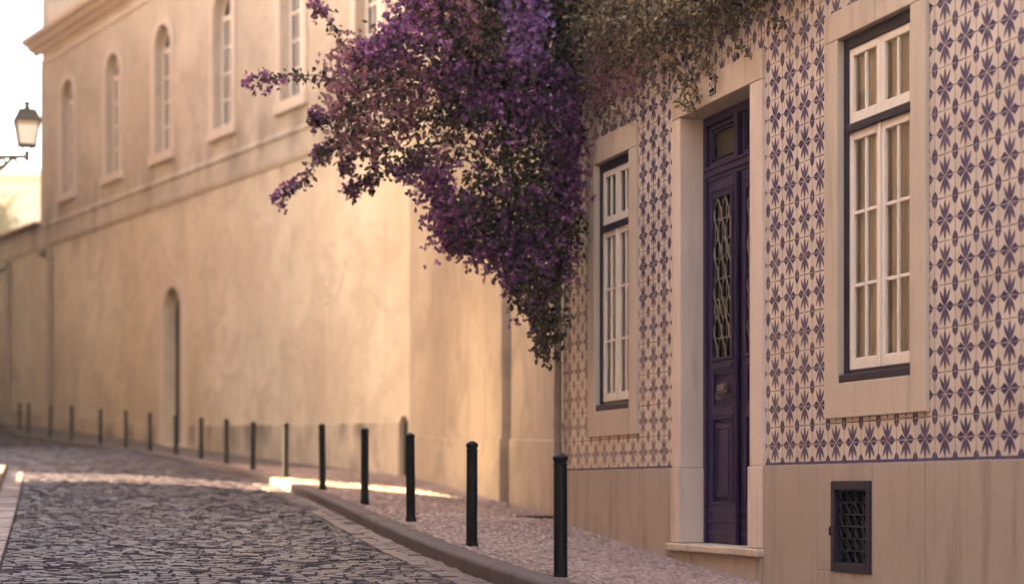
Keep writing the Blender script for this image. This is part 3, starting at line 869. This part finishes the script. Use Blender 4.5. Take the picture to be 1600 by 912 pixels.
# string course: sloping weathered ledge
mb = MB()
sec = [(-.0, 6.58), (-.03, 6.61), (-.045, 6.70), (-.03, 7.12), (-.06, 7.15), (-.06, 7.21), (.0, 7.28)]
def course(mb, sec, u0, u1, step=2.2):
    n = max(1, int((u1-u0)/step)); vs = []
    for k in range(n+1):
        u = u0 + (u1-u0)*k/n; vs += [(u, y, z) for y, z in sec]
    m_ = len(sec)
    mb.add(vs, [(k*m_+i, k*m_+i+1, (k+1)*m_+i+1, (k+1)*m_+i) for k in range(n) for i in range(m_-1)] + [tuple(range(m_)), tuple(range(n*m_+m_-1, n*m_-1, -1))])
course(mb, sec, -46, -.002); mb.build("string_course", PLASTER_UP, big, fix=False)
mb = MB(); course(mb, [(0, 11.62), (-.03, 11.64), (-.03, 11.78), (0, 11.80)], UL-.03, -.002); mb.build("frieze_band", MOULD, big, fix=False)
mb = MB()
csec = [(0, 11.98), (-.08, 12.0), (-.11, 12.08), (-.24, 12.13), (-.29, 12.22), (-.42, 12.28), (-.45, 12.40), (0, 12.46)]
course(mb, csec, UL-.5, -.002)
mb.build("cornice", MOULD, big, fix=False)
# lower wing roof left of the tall part
mb = MB(); mb.prism([(-46, 7.27), (UL-.02, 7.27), (UL-.02, 7.36), (-46, 7.36)], -.2, 9); mb.build("wing_roof", ROOF, big)
# corner pilaster strip and plinth
mb = MB(); mb.box(UL-.02, UL+.75, -.035, .0, 7.23, 11.6); mb.build("corner_strip", PLASTER_UP, big)
mb = MB()
ptop = [(-46, 3.7), (-20, 1.95), (-12, 1.44), (0, 1.18)]
us = [-46, -36, -29, -23.4, -18, -14.5, -12.8]
for u0, u1 in list(zip(us, us[1:])) + [(-10.75, -7), (-7, -3.5), (-3.5, -.42)]:
    mb.prism([(u0+.002, gb(u0)), (u1-.002, gb(u1)), (u1-.002, lerp_tab(ptop, u1)), (u0+.002, lerp_tab(ptop, u0))], -.02, .03)
    mb.build("plinth", PLASTER_PLINTH, big, bevel=.012); mb = MB()

def arch_ring(mb, u0, u1, v0, sp, w, y0, y1, n=16):
    inn = [(u0, v0)] + arch_pts(u0, u1, sp, n) + [(u1, v0)]
    out = [(u0-w, v0)] + arch_pts(u0-w, u1+w, sp, n) + [(u1+w, v0)]
    m_ = len(inn); vs = [(x, y0, z) for x, z in inn] + [(x, y0, z) for x, z in out] + [(x, y1, z) for x, z in inn] + [(x, y1, z) for x, z in out]
    fs = []
    for i in range(m_-1):
        fs += [(i, i+1, m_+i+1, m_+i), (2*m_+i, 3*m_+i, 3*m_+i+1, 2*m_+i+1), (i, 2*m_+i, 2*m_+i+1, i+1), (m_+i, m_+i+1, 3*m_+i+1, 3*m_+i)]
    fs += [(0, m_, 3*m_, 2*m_), (m_-1, 3*m_-1, 4*m_-1, 2*m_-1)]
    mb.add(vs, fs)
SKYGLASS = mat_glass("old_window_glass", (.55, .55, .58))
for c in WC:
    u0, u1, v0, sp = c-.53, c+.53, 7.87, 10.33
    mb = MB(); arch_ring(mb, u0, u1, v0, sp, .20, -.045, -.001)
    w = mb.build("arched_window", MOULD, big, bevel=.008)
    mb = MB(); mb.box(u0-.24, u1+.24, -.09, -.001, 7.64, 7.868); mb.build("sill", MOULD, w, bevel=.01)
    mb = MB(); arch_ring(mb, u0+.07, u1-.07, v0, sp, .068, .19, .25)
    mb.box(u0+.07, u1-.07, .19, .25, v0+.001, v0+.09); mb.box(c-.05, c+.05, .185, .25, v0+.09, sp+.38)
    mb.box(u0+.07, c-.05, .19, .25, sp-.05, sp+.05); mb.box(c+.05, u1-.07, .19, .25, sp-.05, sp+.05)
    for k in range(1, 4):
        z = v0+.09 + (sp-.05-v0-.09)*k/4
        mb.box(u0+.07, c-.05, .20, .24, z-.02, z+.02); mb.box(c+.05, u1-.07, .20, .24, z-.02, z+.02)
    for xm in ((u0+.07+c-.05)/2, (u1-.07+c+.05)/2): mb.box(xm-.018, xm+.018, .202, .238, v0+.09, sp-.05)
    mb.build("frame", WHITE, w)
    mb = MB(); mb.prism([(u0+.02, v0+.01)] + arch_pts(u0+.02, u1-.02, sp)+[(u1-.02, v0+.01)], .225, .230); mb.build("glass", SKYGLASS, w)
    mb = MB(); mb.box(u0-.1, u1+.1, .31, .35, v0-.1, sp+.7); mb.build("blind", Mat("grey_blind", .9, .1).col((.20, .17, .16)).m if c == WC[0] else bpy.data.materials["grey_blind"], w)
# doorway in the lower wall
mb = MB(); arch_ring(mb, -12.32, -11.22, .95, 4.11, .26, -.03, -.001)
dw = mb.build("doorway", MOULD, big, bevel=.01); dw['label'] = "tall narrow round arched doorway"
mb = MB(); mb.box(-12.4, -11.15, .30, .35, .8, 4.8); mb.build("door_leaf", BLACK, dw)
mb = MB(); mb.box(-12.62, -10.95, -.30, .29, .70, .99); mb.build("doorstep", STONE, dw, bevel=.02)
mb = MB(); mb.box(-.5, -.02, .10, .14, .1, 1.4); mb.build("niche_back", BLACK, big)
# drainpipes
for u, zt in ((-20.72, 6.58), (-24.6, 6.5)):
    mb = MB(); z0 = lerp_tab(GB, u) - .05
    mb.tube([(u, -.09, z0), (u, -.09, 3), (u, -.09, zt-.25), (u-.12, -.09, zt-.08), (u-.9, -.09, zt-.14)], .065, 8)
    for z in (z0+1.2, z0+3.0, z0+4.6): mb.tube([(u, -.09, z), (u, -.09, z+.08)], .08, 8)
    mb.tube([(u, -.09, z0), (u, -.09, z0+1.05)], .085, 8)
    mb.build("drainpipe", PIPE, big)

# ================================================================== unseen houses on the left, added and sized to block the sun
def blocker_house(name, label, pts, height, depth, gate=None):
    (xa, za), (xb, zb) = pts
    d = Vector((xb-xa, zb-za)); L = d.length; ang = math.atan2(d.y, d.x)
    o = empty(name, (xa, za, 0), ang); tag(o, label, "house")
    mb = MB()
    if gate:
        g0, g1, gt_ = gate
        def blk(x0, x1, z0, z1): mb.box(x0, x1, 0, .5, z0, z1)
        blk(0, g0, -1.6, height); blk(g1, L, -1.6, height); blk(g0, g1, gt_, height)
        mb.box(0, g0-.3, .5, depth, -1.6, height)
    else:
        mb.box(0, L, 0, depth, -1.6, height)
    mb.build("wall", PLASTER_ROW, o)
    mb = MB(); mb.box(-.1, L+.1, -.3, (depth if not gate else .6), height+.005, height+.22); mb.build("eaves", MOULD, o)
    m_ = MB(); f_ = MB()
    k = 0
    z = 3.6
    while z < height - 2:
        x = 1.5
        while x < L - 2.6:
            if not (gate and x > gate[0]-1.8):
                w_ = MB(); w_.frame(x, x+1.1, z, z+1.9, .14, -.04, -.002); w = w_.build("window", MOULD, o)
                w_ = MB(); w_.box(x+.15, x+.95, -.025, -.003, z+.15, z+1.75); w_.build("glass", BLACK, w)
            x += 2.9
        z += 3.3
    return o
GX = lambda Z: XL(Z) - 1.7
# (local +y of these frames points away from the street, to the left)
blocker_house("row_house", "low plastered row house across the street from the tiled house",
          ((GX(-9), -9), (GX(20.5), 20.5)), 10.2, 5.0)
blocker_house("row_house", "taller plastered row house with a gateway, beyond the low one",
          ((GX(20.52), 20.52), (GX(31.4), 31.4)), 13.8, 5.0, (6.37, 8.67, 5.05))  # gateway opening added and sized so a strip of sun crosses the street
blocker_house("row_house", "tall plastered house on the far side street corner facing the arched windows",
          ((-11.9, 33.4), (-20.5, 67)), 16.5, 8.0)

# ================================================================== bollards
ordn = ["nearest black iron bollard, standing in front of the drainpipe corner of the tiled house",
        "second nearest black bollard, in front of the stepped honey coloured wall",
        "third nearest black bollard, in front of the small dark wall niche",
        "fourth nearest black bollard, left of the bollard by the wall niche",
        "fifth nearest black bollard, standing in the sunlit strip of pavement",
        "sixth nearest black bollard, at the near kerb end of the sunlit strip",
        "seventh nearest bollard, first one beyond the sunlit strip of pavement",
        "bollard second to the right of the arched doorway bollard",
        "bollard just right of the tall arched doorway",
        "bollard standing in front of the tall arched doorway",
        "bollard just left of the tall arched doorway",
        "second bollard to the left of the arched doorway",
        "third bollard to the left of the arched doorway",
        "first bollard right of the long thin drainpipe on the far wall",
        "far bollard overlapping the foot of the long thin drainpipe",
        "first bollard left of the far drainpipe, right one of a close pair",
        "left bollard of the close pair beyond the far drainpipe",
        "farthest bollard, at the left edge of the view"]
root = None; kids = []
def bollard(i, x, Z, h):
    global root, kids
    if root is None:
        root = empty("bollard", (x, Z, h))
        mb = MB(); mb.lathe([(.050, -.06), (.050, .012), (.0435, .016), (.0425, .70), (.0415, .716), (.0445, .720), (.0455, .727), (.0445, .733)], n=28)
        a = mb.build("shaft", IRON, root); smooth_by_angle(a, 30)
        mb = MB(); mb.lathe([(.0395, .733), (.0395, .741), (.044, .750), (.0485, .764), (.0490, .771), (.0465, .776), (.038, .784), (.024, .793), (.010, .7985), (.001, .80)], n=28)
        b = mb.build("cap", IRON, root); smooth_by_angle(b, 30)
        kids = [a, b]; o = root
    else:
        o = root.copy(); C.objects.link(o); o.location = (x, Z, h)
        for k in kids:
            c = k.copy(); c.parent = o; C.objects.link(c)
    o.rotation_euler = (random.gauss(0, .010), random.gauss(0, .010), random.uniform(0, 6))
    tag(o, ordn[i], "bollard", "black bollards along the kerb")
for i, (px, Z, x, h) in enumerate(BOL): bollard(i, x, Z, h)

# flat dark bars in place of a shadow on the pavement by the corner
dgp = empty("drain_grate", (.28, 20.9, -.325), R(-10))
tag(dgp, "dark flat drain grate in the pavement by the drainpipe corner", "drain")
mb = MB(); mb.frame(-.2, .2, -.001, .03, .001, 0, 0) if False else None
for k in range(7): mb.box(-.2+k*.06, -.17+k*.06, -.38, .38, 0, .02)
mb.box(-.23, -.2, -.42, .42, 0, .022); mb.box(.19, .22, -.42, .42, 0, .022); mb.box(-.2, .19, -.42, -.38, 0, .022); mb.box(-.2, .19, .38, .42, 0, .022)
mb.build("bars", IRON, dgp)

# ================================================================== wall lantern at the left
LZ = 28.0; s_ = LZ/3000
lx = (42.3-800)*s_; lv = lambda py: (762-py)*s_
lamp = empty("street_lamp", (lx, LZ, lv(250)))
tag(lamp, "old four sided lantern on a scrolled wall bracket against the pale sky", "street lamp")
b0 = lv(250)
def pyr(mb, sec):
    vs = []; 
    for hw, z in sec: vs += [(-hw, -hw, z), (hw, -hw, z), (hw, hw, z), (-hw, hw, z)]
    n = len(sec); fs = [(i*4+k, i*4+(k+1) % 4, (i+1)*4+(k+1) % 4, (i+1)*4+k) for i in range(n-1) for k in range(4)]
    fs += [(3, 2, 1, 0), tuple(range(4*n-4, 4*n))]; mb.add(vs, fs)
q = lambda py: lv(py) - b0
RT = R(18)
mb = MB(); pyr(mb, [(22.3*s_*.92, q(190)), (22.3*s_*.92, q(188)), (19.*s_, q(186)), (12.8*s_, q(172.3)), (9*s_, q(171)), (4.2*s_, q(170)), (3.5*s_, q(163)), (5.2*s_, q(160.5)), (5.2*s_, q(159.5))])
cap = mb.build("lamp_cap", LAMPMETAL, lamp, rz=RT)
mb = MB(); wt, wb_ = 18.3*s_, 12.6*s_; zt_, zb_ = q(190.2), q(226.8)
for sx, sy in ((-1,-1),(1,-1),(1,1),(-1,1)): mb.tube([(sx*wt, sy*wt, zt_), (sx*wb_, sy*wb_, zb_)], .012, 6)
mb.box(-wb_-.015, wb_+.015, -wb_-.015, wb_+.015, zb_-.02, zb_)
fr = mb.build("lamp_frame", LAMPMETAL, lamp, rz=RT)
mb = MB(); pyr(mb, [(wb_-.004, zb_+.002), (wt-.004, zt_-.002)]); mb.build("lamp_glass", LAMPGLASS, fr)
mb = MB()
for sx in (-1, 1): mb.tube([(sx*8*s_, 0, q(229)), (sx*7*s_, 0, q(233)), (sx*3.5*s_, 0, q(237)), (0, 0, q(239))], .014, 6)
mb.tube([(0, 0, q(236)), (0, 0, 0), (0, 0, q(252))], .034, 8)
wx = GX(LZ) - lx
mb.tube([(0, 0, q(245)), (wx, 0, q(245))], .028, 8)
mb.tube([(-20*s_, 0, q(245.5)), (-26*s_, 0, q(250)), (-36*s_, 0, q(260)), (-60*s_, 0, q(275)), (wx, 0, q(290))], .026, 6)
mb.tube([(-22*s_, 0, q(246)), (-17*s_, 0, q(251)), (-15*s_, 0, q(257))], .022, 6)
sp = [(-42*s_ + (3+k*.45)*s_*math.cos(k*.6), 0, q(253) + (3+k*.45)*s_*math.sin(k*.6)) for k in range(16)]
mb.tube(sp, .018, 6); mb.box(wx-.01, wx+.03, -.06, .06, q(295), q(238))
mb.build("bracket", LAMPMETAL, lamp)

# ================================================================== background at the far left
bb = empty("pale_house", (-30, 101, 0), R(8)); tag(bb, "pale hazy house far behind the left edge, beyond the street corner", "house")
mb = MB(); mb.box(0, 9.4, 0, 8, 0, 16.4); mb.build("wall", PLASTER_UP, bb)
mb = MB(); mb.box(-.3, 9.7, -.4, 8.3, 16.41, 16.8); mb.build("eaves", MOULD, bb)
for x in (2.2, 5.2, 7.2):
    for z in (8.7, 12.6):
        mb = MB(); mb.frame(x, x+1.2, z, z+2, .15, -.06, -.005); w = mb.build("window", MOULD, bb)
        mb = MB(); mb.box(x+.16, x+1.04, -.03, -.006, z+.16, z+1.84); mb.build("glass", INTERIOR, w)

def leaves(name, P, D, size, mat, parent=None, fold=.35, aspect=.55):
    """P (n,3) bases, D (n,3) directions: ovate folded leaves, 6 verts / 2 quads each, one mesh"""
    n = len(P); size = np.broadcast_to(size, (n,))[:, None]
    D = D/np.linalg.norm(D, axis=1)[:, None]
    up = rng.normal(size=(n, 3)); S = np.cross(D, up); S /= np.linalg.norm(S, axis=1)[:, None]; Nn = np.cross(D, S)
    V = np.empty((n, 6, 3))
    V[:, 0] = P; V[:, 5] = P + D*size + Nn*size*rng.normal(0, .12, (n, 1))
    w = size*aspect/2
    for k, (t, s_, m_) in enumerate(((.35, -1, .9), (.72, -1, .72), (.35, 1, .9), (.72, 1, .72))):
        V[:, 1+k] = P + D*size*t + S*w*s_*m_ + Nn*w*fold
    base = np.arange(n)[:, None]*6
    Fq = np.concatenate([base + np.array([0, 1, 2, 5]), base + np.array([0, 5, 4, 3])], 1).reshape(-1, 4)
    me = bpy.data.meshes.new(name)
    me.vertices.add(n*6); me.vertices.foreach_set("co", V.reshape(-1).astype(np.float32))
    me.loops.add(n*8); me.loops.foreach_set("vertex_index", Fq.reshape(-1).astype(np.int32))
    me.polygons.add(n*2); me.polygons.foreach_set("loop_start", np.arange(0, n*8, 4, dtype=np.int32))
    me.polygons.foreach_set("loop_total", np.full(n*2, 4, dtype=np.int32))
    mats = mat if isinstance(mat, list) else [mat]
    for m_ in mats: me.materials.append(m_)
    me.update(); me.validate()
    o = bpy.data.objects.new(name, me); C.objects.link(o)
    if parent: o.parent = parent
    return o

# tree at the left edge
tr = empty("tree", (-24.75, 91, 2.2)); tag(tr, "olive green tree showing at the left edge behind the low wing", "tree")
mb = MB(); mb.tube([(0, 0, -.5), (.1, 0, 4), (.3, .2, 8), (.2, .1, 11)], .28, 8, .12)
for k in range(9):
    a = k*.8; mb.tube([(.2, .1, 7+k*.4), (.2+1.*math.cos(a), 1.*math.sin(a), 8.4+k*.4), (.2+1.7*math.cos(a), 1.7*math.sin(a), 9.2+k*.35)], .09, 5, .03)
mb.build("trunk", WOOD, tr)
cl = rng.normal(size=(60, 3))*np.array([.75, .9, 1.3]) + np.array([.1, 0, 9.6])
P = np.concatenate([c + rng.normal(size=(150, 3))*.38 for c in cl]); leaves("crown", P, rng.normal(size=P.shape), rng.uniform(.12, .24, len(P)), TREELEAF, tr)

# ================================================================== bougainvillea
def inpoly(poly, x, y):
    poly = np.asarray(poly, float); ins = np.zeros(len(x), bool); j = len(poly)-1
    for i in range(len(poly)):
        xi, yi = poly[i]; xj, yj = poly[j]
        c = ((yi > y) != (yj > y)) & (x < (xj-xi)*(y-yi)/(yj-yi+1e-9)+xi); ins ^= c; j = i
    return ins
def at_np(x, y, Z): return np.stack([(x-800)/F_*Z, Z, (762-y)/F_*Z], 1)
DENSE = [(640,-150),(640,-10),(606,40),(575,70),(548,92),(532,140),(520,205),(548,250),(585,268),(640,250),(668,262),(684,300),(697,335),(703,372),(722,396),(762,412),(785,428),(800,455),(826,484),(836,510),(850,548),(866,562),(874,540),(878,440),(886,395),(905,345),(893,290),(890,210),(898,120),(905,60),(915,-150)]
GAP = [(612,262),(640,205),(690,190),(752,215),(770,265),(745,330),(700,345),(676,300),(650,285)]
GAP2 = [(755,395),(790,410),(812,440),(800,452),(770,425)]
HAZY = [(515,60),(575,40),(650,0),(690,60),(680,150),(640,260),(590,275),(530,240)]
def px_field(n, poly, pad=0):
    poly_ = np.asarray(poly); lo = poly_.min(0); hi = poly_.max(0)
    x = rng.uniform(lo[0], hi[0], n); y = rng.uniform(lo[1], hi[1], n); k = inpoly(poly, x, y); return x[k], y[k]
def depth_for(x, y, spread):
    # the mass bulges over the corner of the tiled house and hangs in front of it
    zc = 17.25 - .0*(880-x)
    lim = 17.85 + np.maximum(0, 0) - (np.maximum(x-880, 0))*.0125
    sp = spread*np.clip(.35 + (880-x)/300, .35, 1.0)
    Zv = zc - .1 + rng.normal(size=len(x))*sp
    wallz = np.where(x > 868, 3000/(.1648*(x+140)) - .10, 99)
    return np.minimum(Zv, wallz - np.abs(rng.normal(size=len(x))*.06) )
bou = empty("bougainvillea", loc2w(O_T, A_T, .25, -.12, -.33)); bl = np.array(bou.location)
tag(bou, "big purple flowering bougainvillea spilling over the corner of the tiled house", "plant")
# clumps: cluster centres in the outline, leaves scattered round each
def clumps(nc, per, poly, spread, rad, keep=None):
    x, y = px_field(nc, poly)
    if keep is not None:
        k = keep(x, y) > rng.uniform(size=len(x)); x, y = x[k], y[k]
    Zv = depth_for(x, y, spread)
    c = at_np(x, y, Zv); n = len(c)
    P = np.repeat(c, per, 0) + rng.normal(size=(n*per, 3))*np.array([rad, rad, rad])
    return P, np.repeat(x, per), np.repeat(y, per)
def clampwall(P):
    # keep everything on the street side of the tiled wall
    u = (P[:, 0]-O_T.x)*math.sin(A_T) - (P[:, 1]-O_T.y)*math.cos(A_T)
    y = (P[:, 0]-O_T.x)*math.cos(A_T) + (P[:, 1]-O_T.y)*math.sin(A_T)
    ex = np.where(u > -.1, np.maximum(y + .03, 0), 0)
    P = P.copy(); P[:, 0] -= ex*math.cos(A_T); P[:, 1] -= ex*math.sin(A_T); return P
def keep_leaf(x, y):
    k = np.ones(len(x)); k[inpoly(GAP, x, y)] = .45; k[inpoly(GAP2, x, y)] = .5; k[inpoly(HAZY, x, y)] = .42; return k
P1, x1, y1 = clumps(4900, 8, DENSE, .36, .055, keep_leaf)
# canes: loose drooping shoots reaching past the mass
CANES = [[(560,130),(500,120),(450,118),(392,128)], [(600,200),(540,215),(500,250),(470,285),(432,312)], [(560,110),(530,60),(515,25),(492,2)],
         [(570,160),(530,180),(500,190),(490,178)], [(590,240),(540,225),(505,235),(495,245)], [(620,230),(580,262),(560,290),(548,300)],
         [(640,240),(600,270),(575,290)], [(700,260),(690,300),(684,318)], [(740,380),(712,392),(700,372)], [(840,480),(848,540),(852,556)],
         [(800,430),(812,462),(842,520),(846,548)], [(600,90),(570,70),(560,85)], [(660,250),(645,262),(625,275)], [(560,200),(545,250),(540,262)]]
cane_pts = []; wood = MB(); fl_dark = []
for cn in CANES:
    Zc = 17.2 + rng.normal()*.25
    pts = [np.array(at(px, py, Zc + .15*k*rng.normal())) for k, (px, py) in enumerate(cn)]
    dense = []
    for i in range(len(pts)-1):
        for t in np.linspace(0, 1, 9)[:-1]: dense.append(pts[i]*(1-t)+pts[i+1]*t)
    dense.append(pts[-1]); dense = np.array(dense) + rng.normal(size=(len(dense), 3))*.006
    wood.tube([tuple(p-bl) for p in dense], .006, 5, .002)
    cane_pts.append(dense)
for k in range(46):                      # inner woody stems
    px0, py0 = random.uniform(800, 885), random.uniform(-120, 60); 
    x, y = px_field(30, DENSE); px1, py1 = x[0], y[0]
    Z0, Z1 = 17.4 + random.uniform(-.2, .2), 17.2 + random.gauss(0, .3)
    pts = []
    for t in np.linspace(0, 1, 10):
        pts.append(np.array(at(px0+(px1-px0)*t, py0+(py1-py0)*t*t*.9+(py1-py0)*.1*t, Z0+(Z1-Z0)*t)))
    pts = clampwall(np.array(pts)) - bl
    wood.tube([tuple(p) for p in pts], .012, 5, .003)
tp = [loc2w(O_T, A_T, .16 + .06*math.sin(z*1.9), -.10-.03*math.sin(z*1.3), z) for z in np.arange(2.6, 5.6, .25)]
wood.tube([tuple(np.array(p)-bl) for p in tp], .026, 7, .018)
wood.build("branches", WOOD, bou, smooth=True)
lp = []
for d in cane_pts:
    for p in d[::1]:
        lp.append(p + rng.normal(size=(5, 3))*.035)
P2 = np.concatenate(lp)
PL = clampwall(np.concatenate([P1, P2])) - bl
D = rng.normal(size=PL.shape) + np.array([-.2, -.35, -.7])
leaves("foliage", PL, D, rng.uniform(.036, .076, len(PL)), LEAF, bou)
# bracts in threes
def bracts(C0, spread=.03, s=(.026, .040), mat=BRACT, name="blossoms", per=7, reach=1.0):
    n = len(C0)
    # each spray is a short arching shoot strung with bracts
    d0 = rng.normal(size=(n, 3))*np.array([.8, .5, .6]) + np.array([-.45, -.35, -.35]); d0 /= np.linalg.norm(d0, axis=1)[:, None]
    t_ = np.tile(np.linspace(-.4, .8, per), n)[:, None]
    L_ = np.repeat(rng.uniform(.10, .30, n), per)[:, None]*reach
    tw_ = np.repeat(C0, per, 0) + np.repeat(d0, per, 0)*t_*L_ + np.array([0, 0, -.35])*L_*t_*t_ + rng.normal(size=(n*per, 3))*spread*.55
    tw_ = clampwall(tw_) - bl
    ax = rng.normal(size=tw_.shape) + np.array([-.2, -.8, .3]); ax /= np.linalg.norm(ax, axis=1)[:, None]
    r0 = rng.normal(size=tw_.shape); e1 = np.cross(ax, r0); e1 /= np.linalg.norm(e1, axis=1)[:, None]; e2 = np.cross(ax, e1)
    P = np.repeat(tw_, 3, 0); D = np.empty_like(P)
    for k in range(3):
        a = 2*math.pi*k/3; D[k::3] = e1*math.cos(a) + e2*math.sin(a) + ax*.75
    return leaves(name, P, D, np.repeat(rng.uniform(*s, len(tw_)), 3), mat, bou, .25, .85)
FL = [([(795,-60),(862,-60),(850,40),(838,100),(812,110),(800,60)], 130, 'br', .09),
      ([(690,95),(760,90),(830,95),(890,110),(900,190),(862,185),(800,190),(748,175),(700,150)], 300, 'mid', .25),
      ([(690,300),(760,320),(820,300),(885,325),(895,400),(850,440),(800,430),(745,405),(700,385)], 270, 'dk', .25),
      ([(560,85),(606,40),(640,-60),(760,-60),(740,60),(680,90),(600,120)], 200, 'mid', .3),
      ([(515,70),(590,60),(680,120),(650,200),(560,250),(520,210)], 190, 'dull', .3),
      ([(640,240),(690,240),(700,330),(690,390),(660,280)], 60, 'dk', .25),
      ([(700,0),(800,0),(800,90),(720,90)], 90, 'dull', .3),
      ([(860,190),(905,170),(905,330),(870,330)], 110, 'mid', .12),
      ([(790,420),(860,440),(850,540),(820,480)], 22, 'dk', .1),
      ([(640,-60),(900,-60),(900,440),(760,400),(640,240)], 130, 'dk', .35)]
cane_fl = []; sets = {'br': [], 'mid': [], 'dk': [], 'dull': []}
for poly, n, kind, spr in FL:
    x, y = px_field(n*3, poly); k = min(n, len(x)); x, y = x[:k], y[:k]
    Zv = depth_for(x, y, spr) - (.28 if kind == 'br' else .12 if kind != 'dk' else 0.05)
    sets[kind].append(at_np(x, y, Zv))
# blossoms at the ends of the canes
for ic, d in enumerate(cane_pts):
    if ic in (9, 10): continue
    m_ = len(d); tail = d[int(m_*.78):]
    cane_fl.append(np.repeat(tail, 2, 0) + rng.normal(size=(len(tail)*2, 3))*.03)
    cane_fl.append(d[int(m_*.35):int(m_*.7):5])
bracts(np.concatenate(cane_fl), .035, (.034, .052), BRACT, "blossoms", 3, .25)
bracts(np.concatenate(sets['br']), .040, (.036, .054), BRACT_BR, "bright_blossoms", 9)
bracts(np.concatenate(sets['mid']), .060, (.034, .054), BRACT, "blossoms", 6)
bracts(np.concatenate(sets['dk']), .055, (.034, .052), BRACT, "blossoms", 5)
bracts(np.concatenate(sets['dull']), .07, (.028, .046), BRACT_DULL, "faded_blossoms", 7)

# dry climber over the tiled wall above the door
def wall_np(x, y, off):
    """pixel column/row on the tiled wall plane -> world, 'off' metres proud of the wall"""
    Zv = 3000/(.1648*(x+140)); Pw = at_np(x, y, Zv)
    # follow the viewing ray outwards so that the outline stays put
    return Pw * (1 - off/ (np.abs(Pw[:, 0]*math.cos(A_T)+Pw[:, 1]*math.sin(A_T))))[:, None]
vine = empty("wall_climber", loc2w(O_T, A_T, 1.9, -.1, 3.4)); vl = np.array(vine.location)
tag(vine, "dry brownish small leaved climber hanging over the tiles above the door", "plant")
VINE = [(885,-150),(885,150),(905,180),(935,165),(968,150),(1000,135),(1035,120),(1060,112),(1085,118),(1105,88),(1135,60),(1170,30),(1215,5),(1260,-25),(1300,-60),(1300,-150)]
x, y = px_field(3400, VINE)
low = np.interp(x, [885, 968, 1060, 1135, 1215, 1300], [165, 150, 112, 60, 5, -60])
k = rng.uniform(size=len(x)) < np.clip((low-y)/120, .08, .9); x, y, low = x[k], y[k], low[k]
off = np.abs(rng.normal(size=len(x)))*.10*np.clip((low-y)/60, .2, 1.6) + .03
cc = wall_np(x, y, off)
P = np.repeat(cc, 11, 0) + rng.normal(size=(len(cc)*11, 3))*.045
# hanging twigs
tw = MB(); tips = []
TW = [[(1040,90),(1070,120),(1078,150),(1084,168)], [(1050,100),(1085,130),(1092,150)], [(960,120),(985,150),(1010,165)], [(930,140),(960,175),(985,185)], [(1000,110),(1030,140),(1050,150)],
      [(900,150),(915,200),(912,235)], [(1090,80),(1105,105),(1112,118)], [(1140,40),(1150,70),(1168,82)], [(1180,10),(1205,30),(1225,34)], [(905,120),(930,165),(950,195)], [(1068,125),(1062,160),(1072,168)]]
for t_ in TW:
    ps = wall_np(np.array([q_[0] for q_ in t_], float), np.array([q_[1] for q_ in t_], float), np.full(len(t_), .10))
    d = []
    for i in range(len(ps)-1):
        for s in np.linspace(0, 1, 6)[:-1]: d.append(ps[i]*(1-s)+ps[i+1]*s)
    d.append(ps[-1]); d = np.array(d); tw.tube([tuple(p-vl) for p in d], .004, 5, .0015); tips.append(np.repeat(d, 4, 0) + rng.normal(size=(len(d)*4, 3))*.022)
for k_ in range(40):
    x0, y0 = random.uniform(890, 1250), random.uniform(-140, -40); n_ = 9
    xs = x0 + np.linspace(0, 1, n_)*random.uniform(-90, 60); ys = y0 + np.linspace(0, 1, n_)*random.uniform(60, 230)
    lowl = np.interp(xs, [885, 968, 1060, 1135, 1215, 1300], [165, 150, 112, 60, 5, -60]); ys = np.minimum(ys, lowl-10)
    ps = wall_np(np.maximum(xs, 890), ys, np.full(n_, .05) + .03*np.sin(np.arange(n_)))
    tw.tube([tuple(p-vl) for p in ps], .006, 5, .003)
tw.build("twigs", WOOD, vine, smooth=True)
P = clampwall(np.concatenate([P] + tips)) - vl
leaves("foliage", P, rng.normal(size=P.shape) + np.array([-.2, -.4, -.5]), rng.uniform(.028, .062, len(P)), VINELEAF, vine)
x, y = px_field(420, [(885,20),(1010,60),(1000,140),(930,175),(890,190)])
cc = wall_np(x, y, np.abs(rng.normal(size=len(x)))*.05+.06)
P = np.repeat(cc, 8, 0) + rng.normal(size=(len(cc)*8, 3))*.04
leaves("faded_blossoms", clampwall(P)-vl, rng.normal(size=P.shape), rng.uniform(.02, .036, len(P)), BRACT_DULL, vine, .25, .85)

# ================================================================== warm evening air
hz = MB(); hz.box(-118, 96, -56, 136, -4.0, 17.6)
hm = bpy.data.materials.new("evening_haze"); hm.use_nodes = True
for n_ in list(hm.node_tree.nodes):
    if n_.type != 'OUTPUT_MATERIAL': hm.node_tree.nodes.remove(n_)
pv = hm.node_tree.nodes.new("ShaderNodeVolumePrincipled")
pv.inputs["Color"].default_value = (1.0, .90, .74, 1); pv.inputs["Density"].default_value = .0017; pv.inputs["Anisotropy"].default_value = .5
hm.node_tree.links.new(pv.outputs[0], hm.node_tree.nodes["Material Output"].inputs["Volume"])
haze = tag(hz.build("haze", hm), kind='stuff')
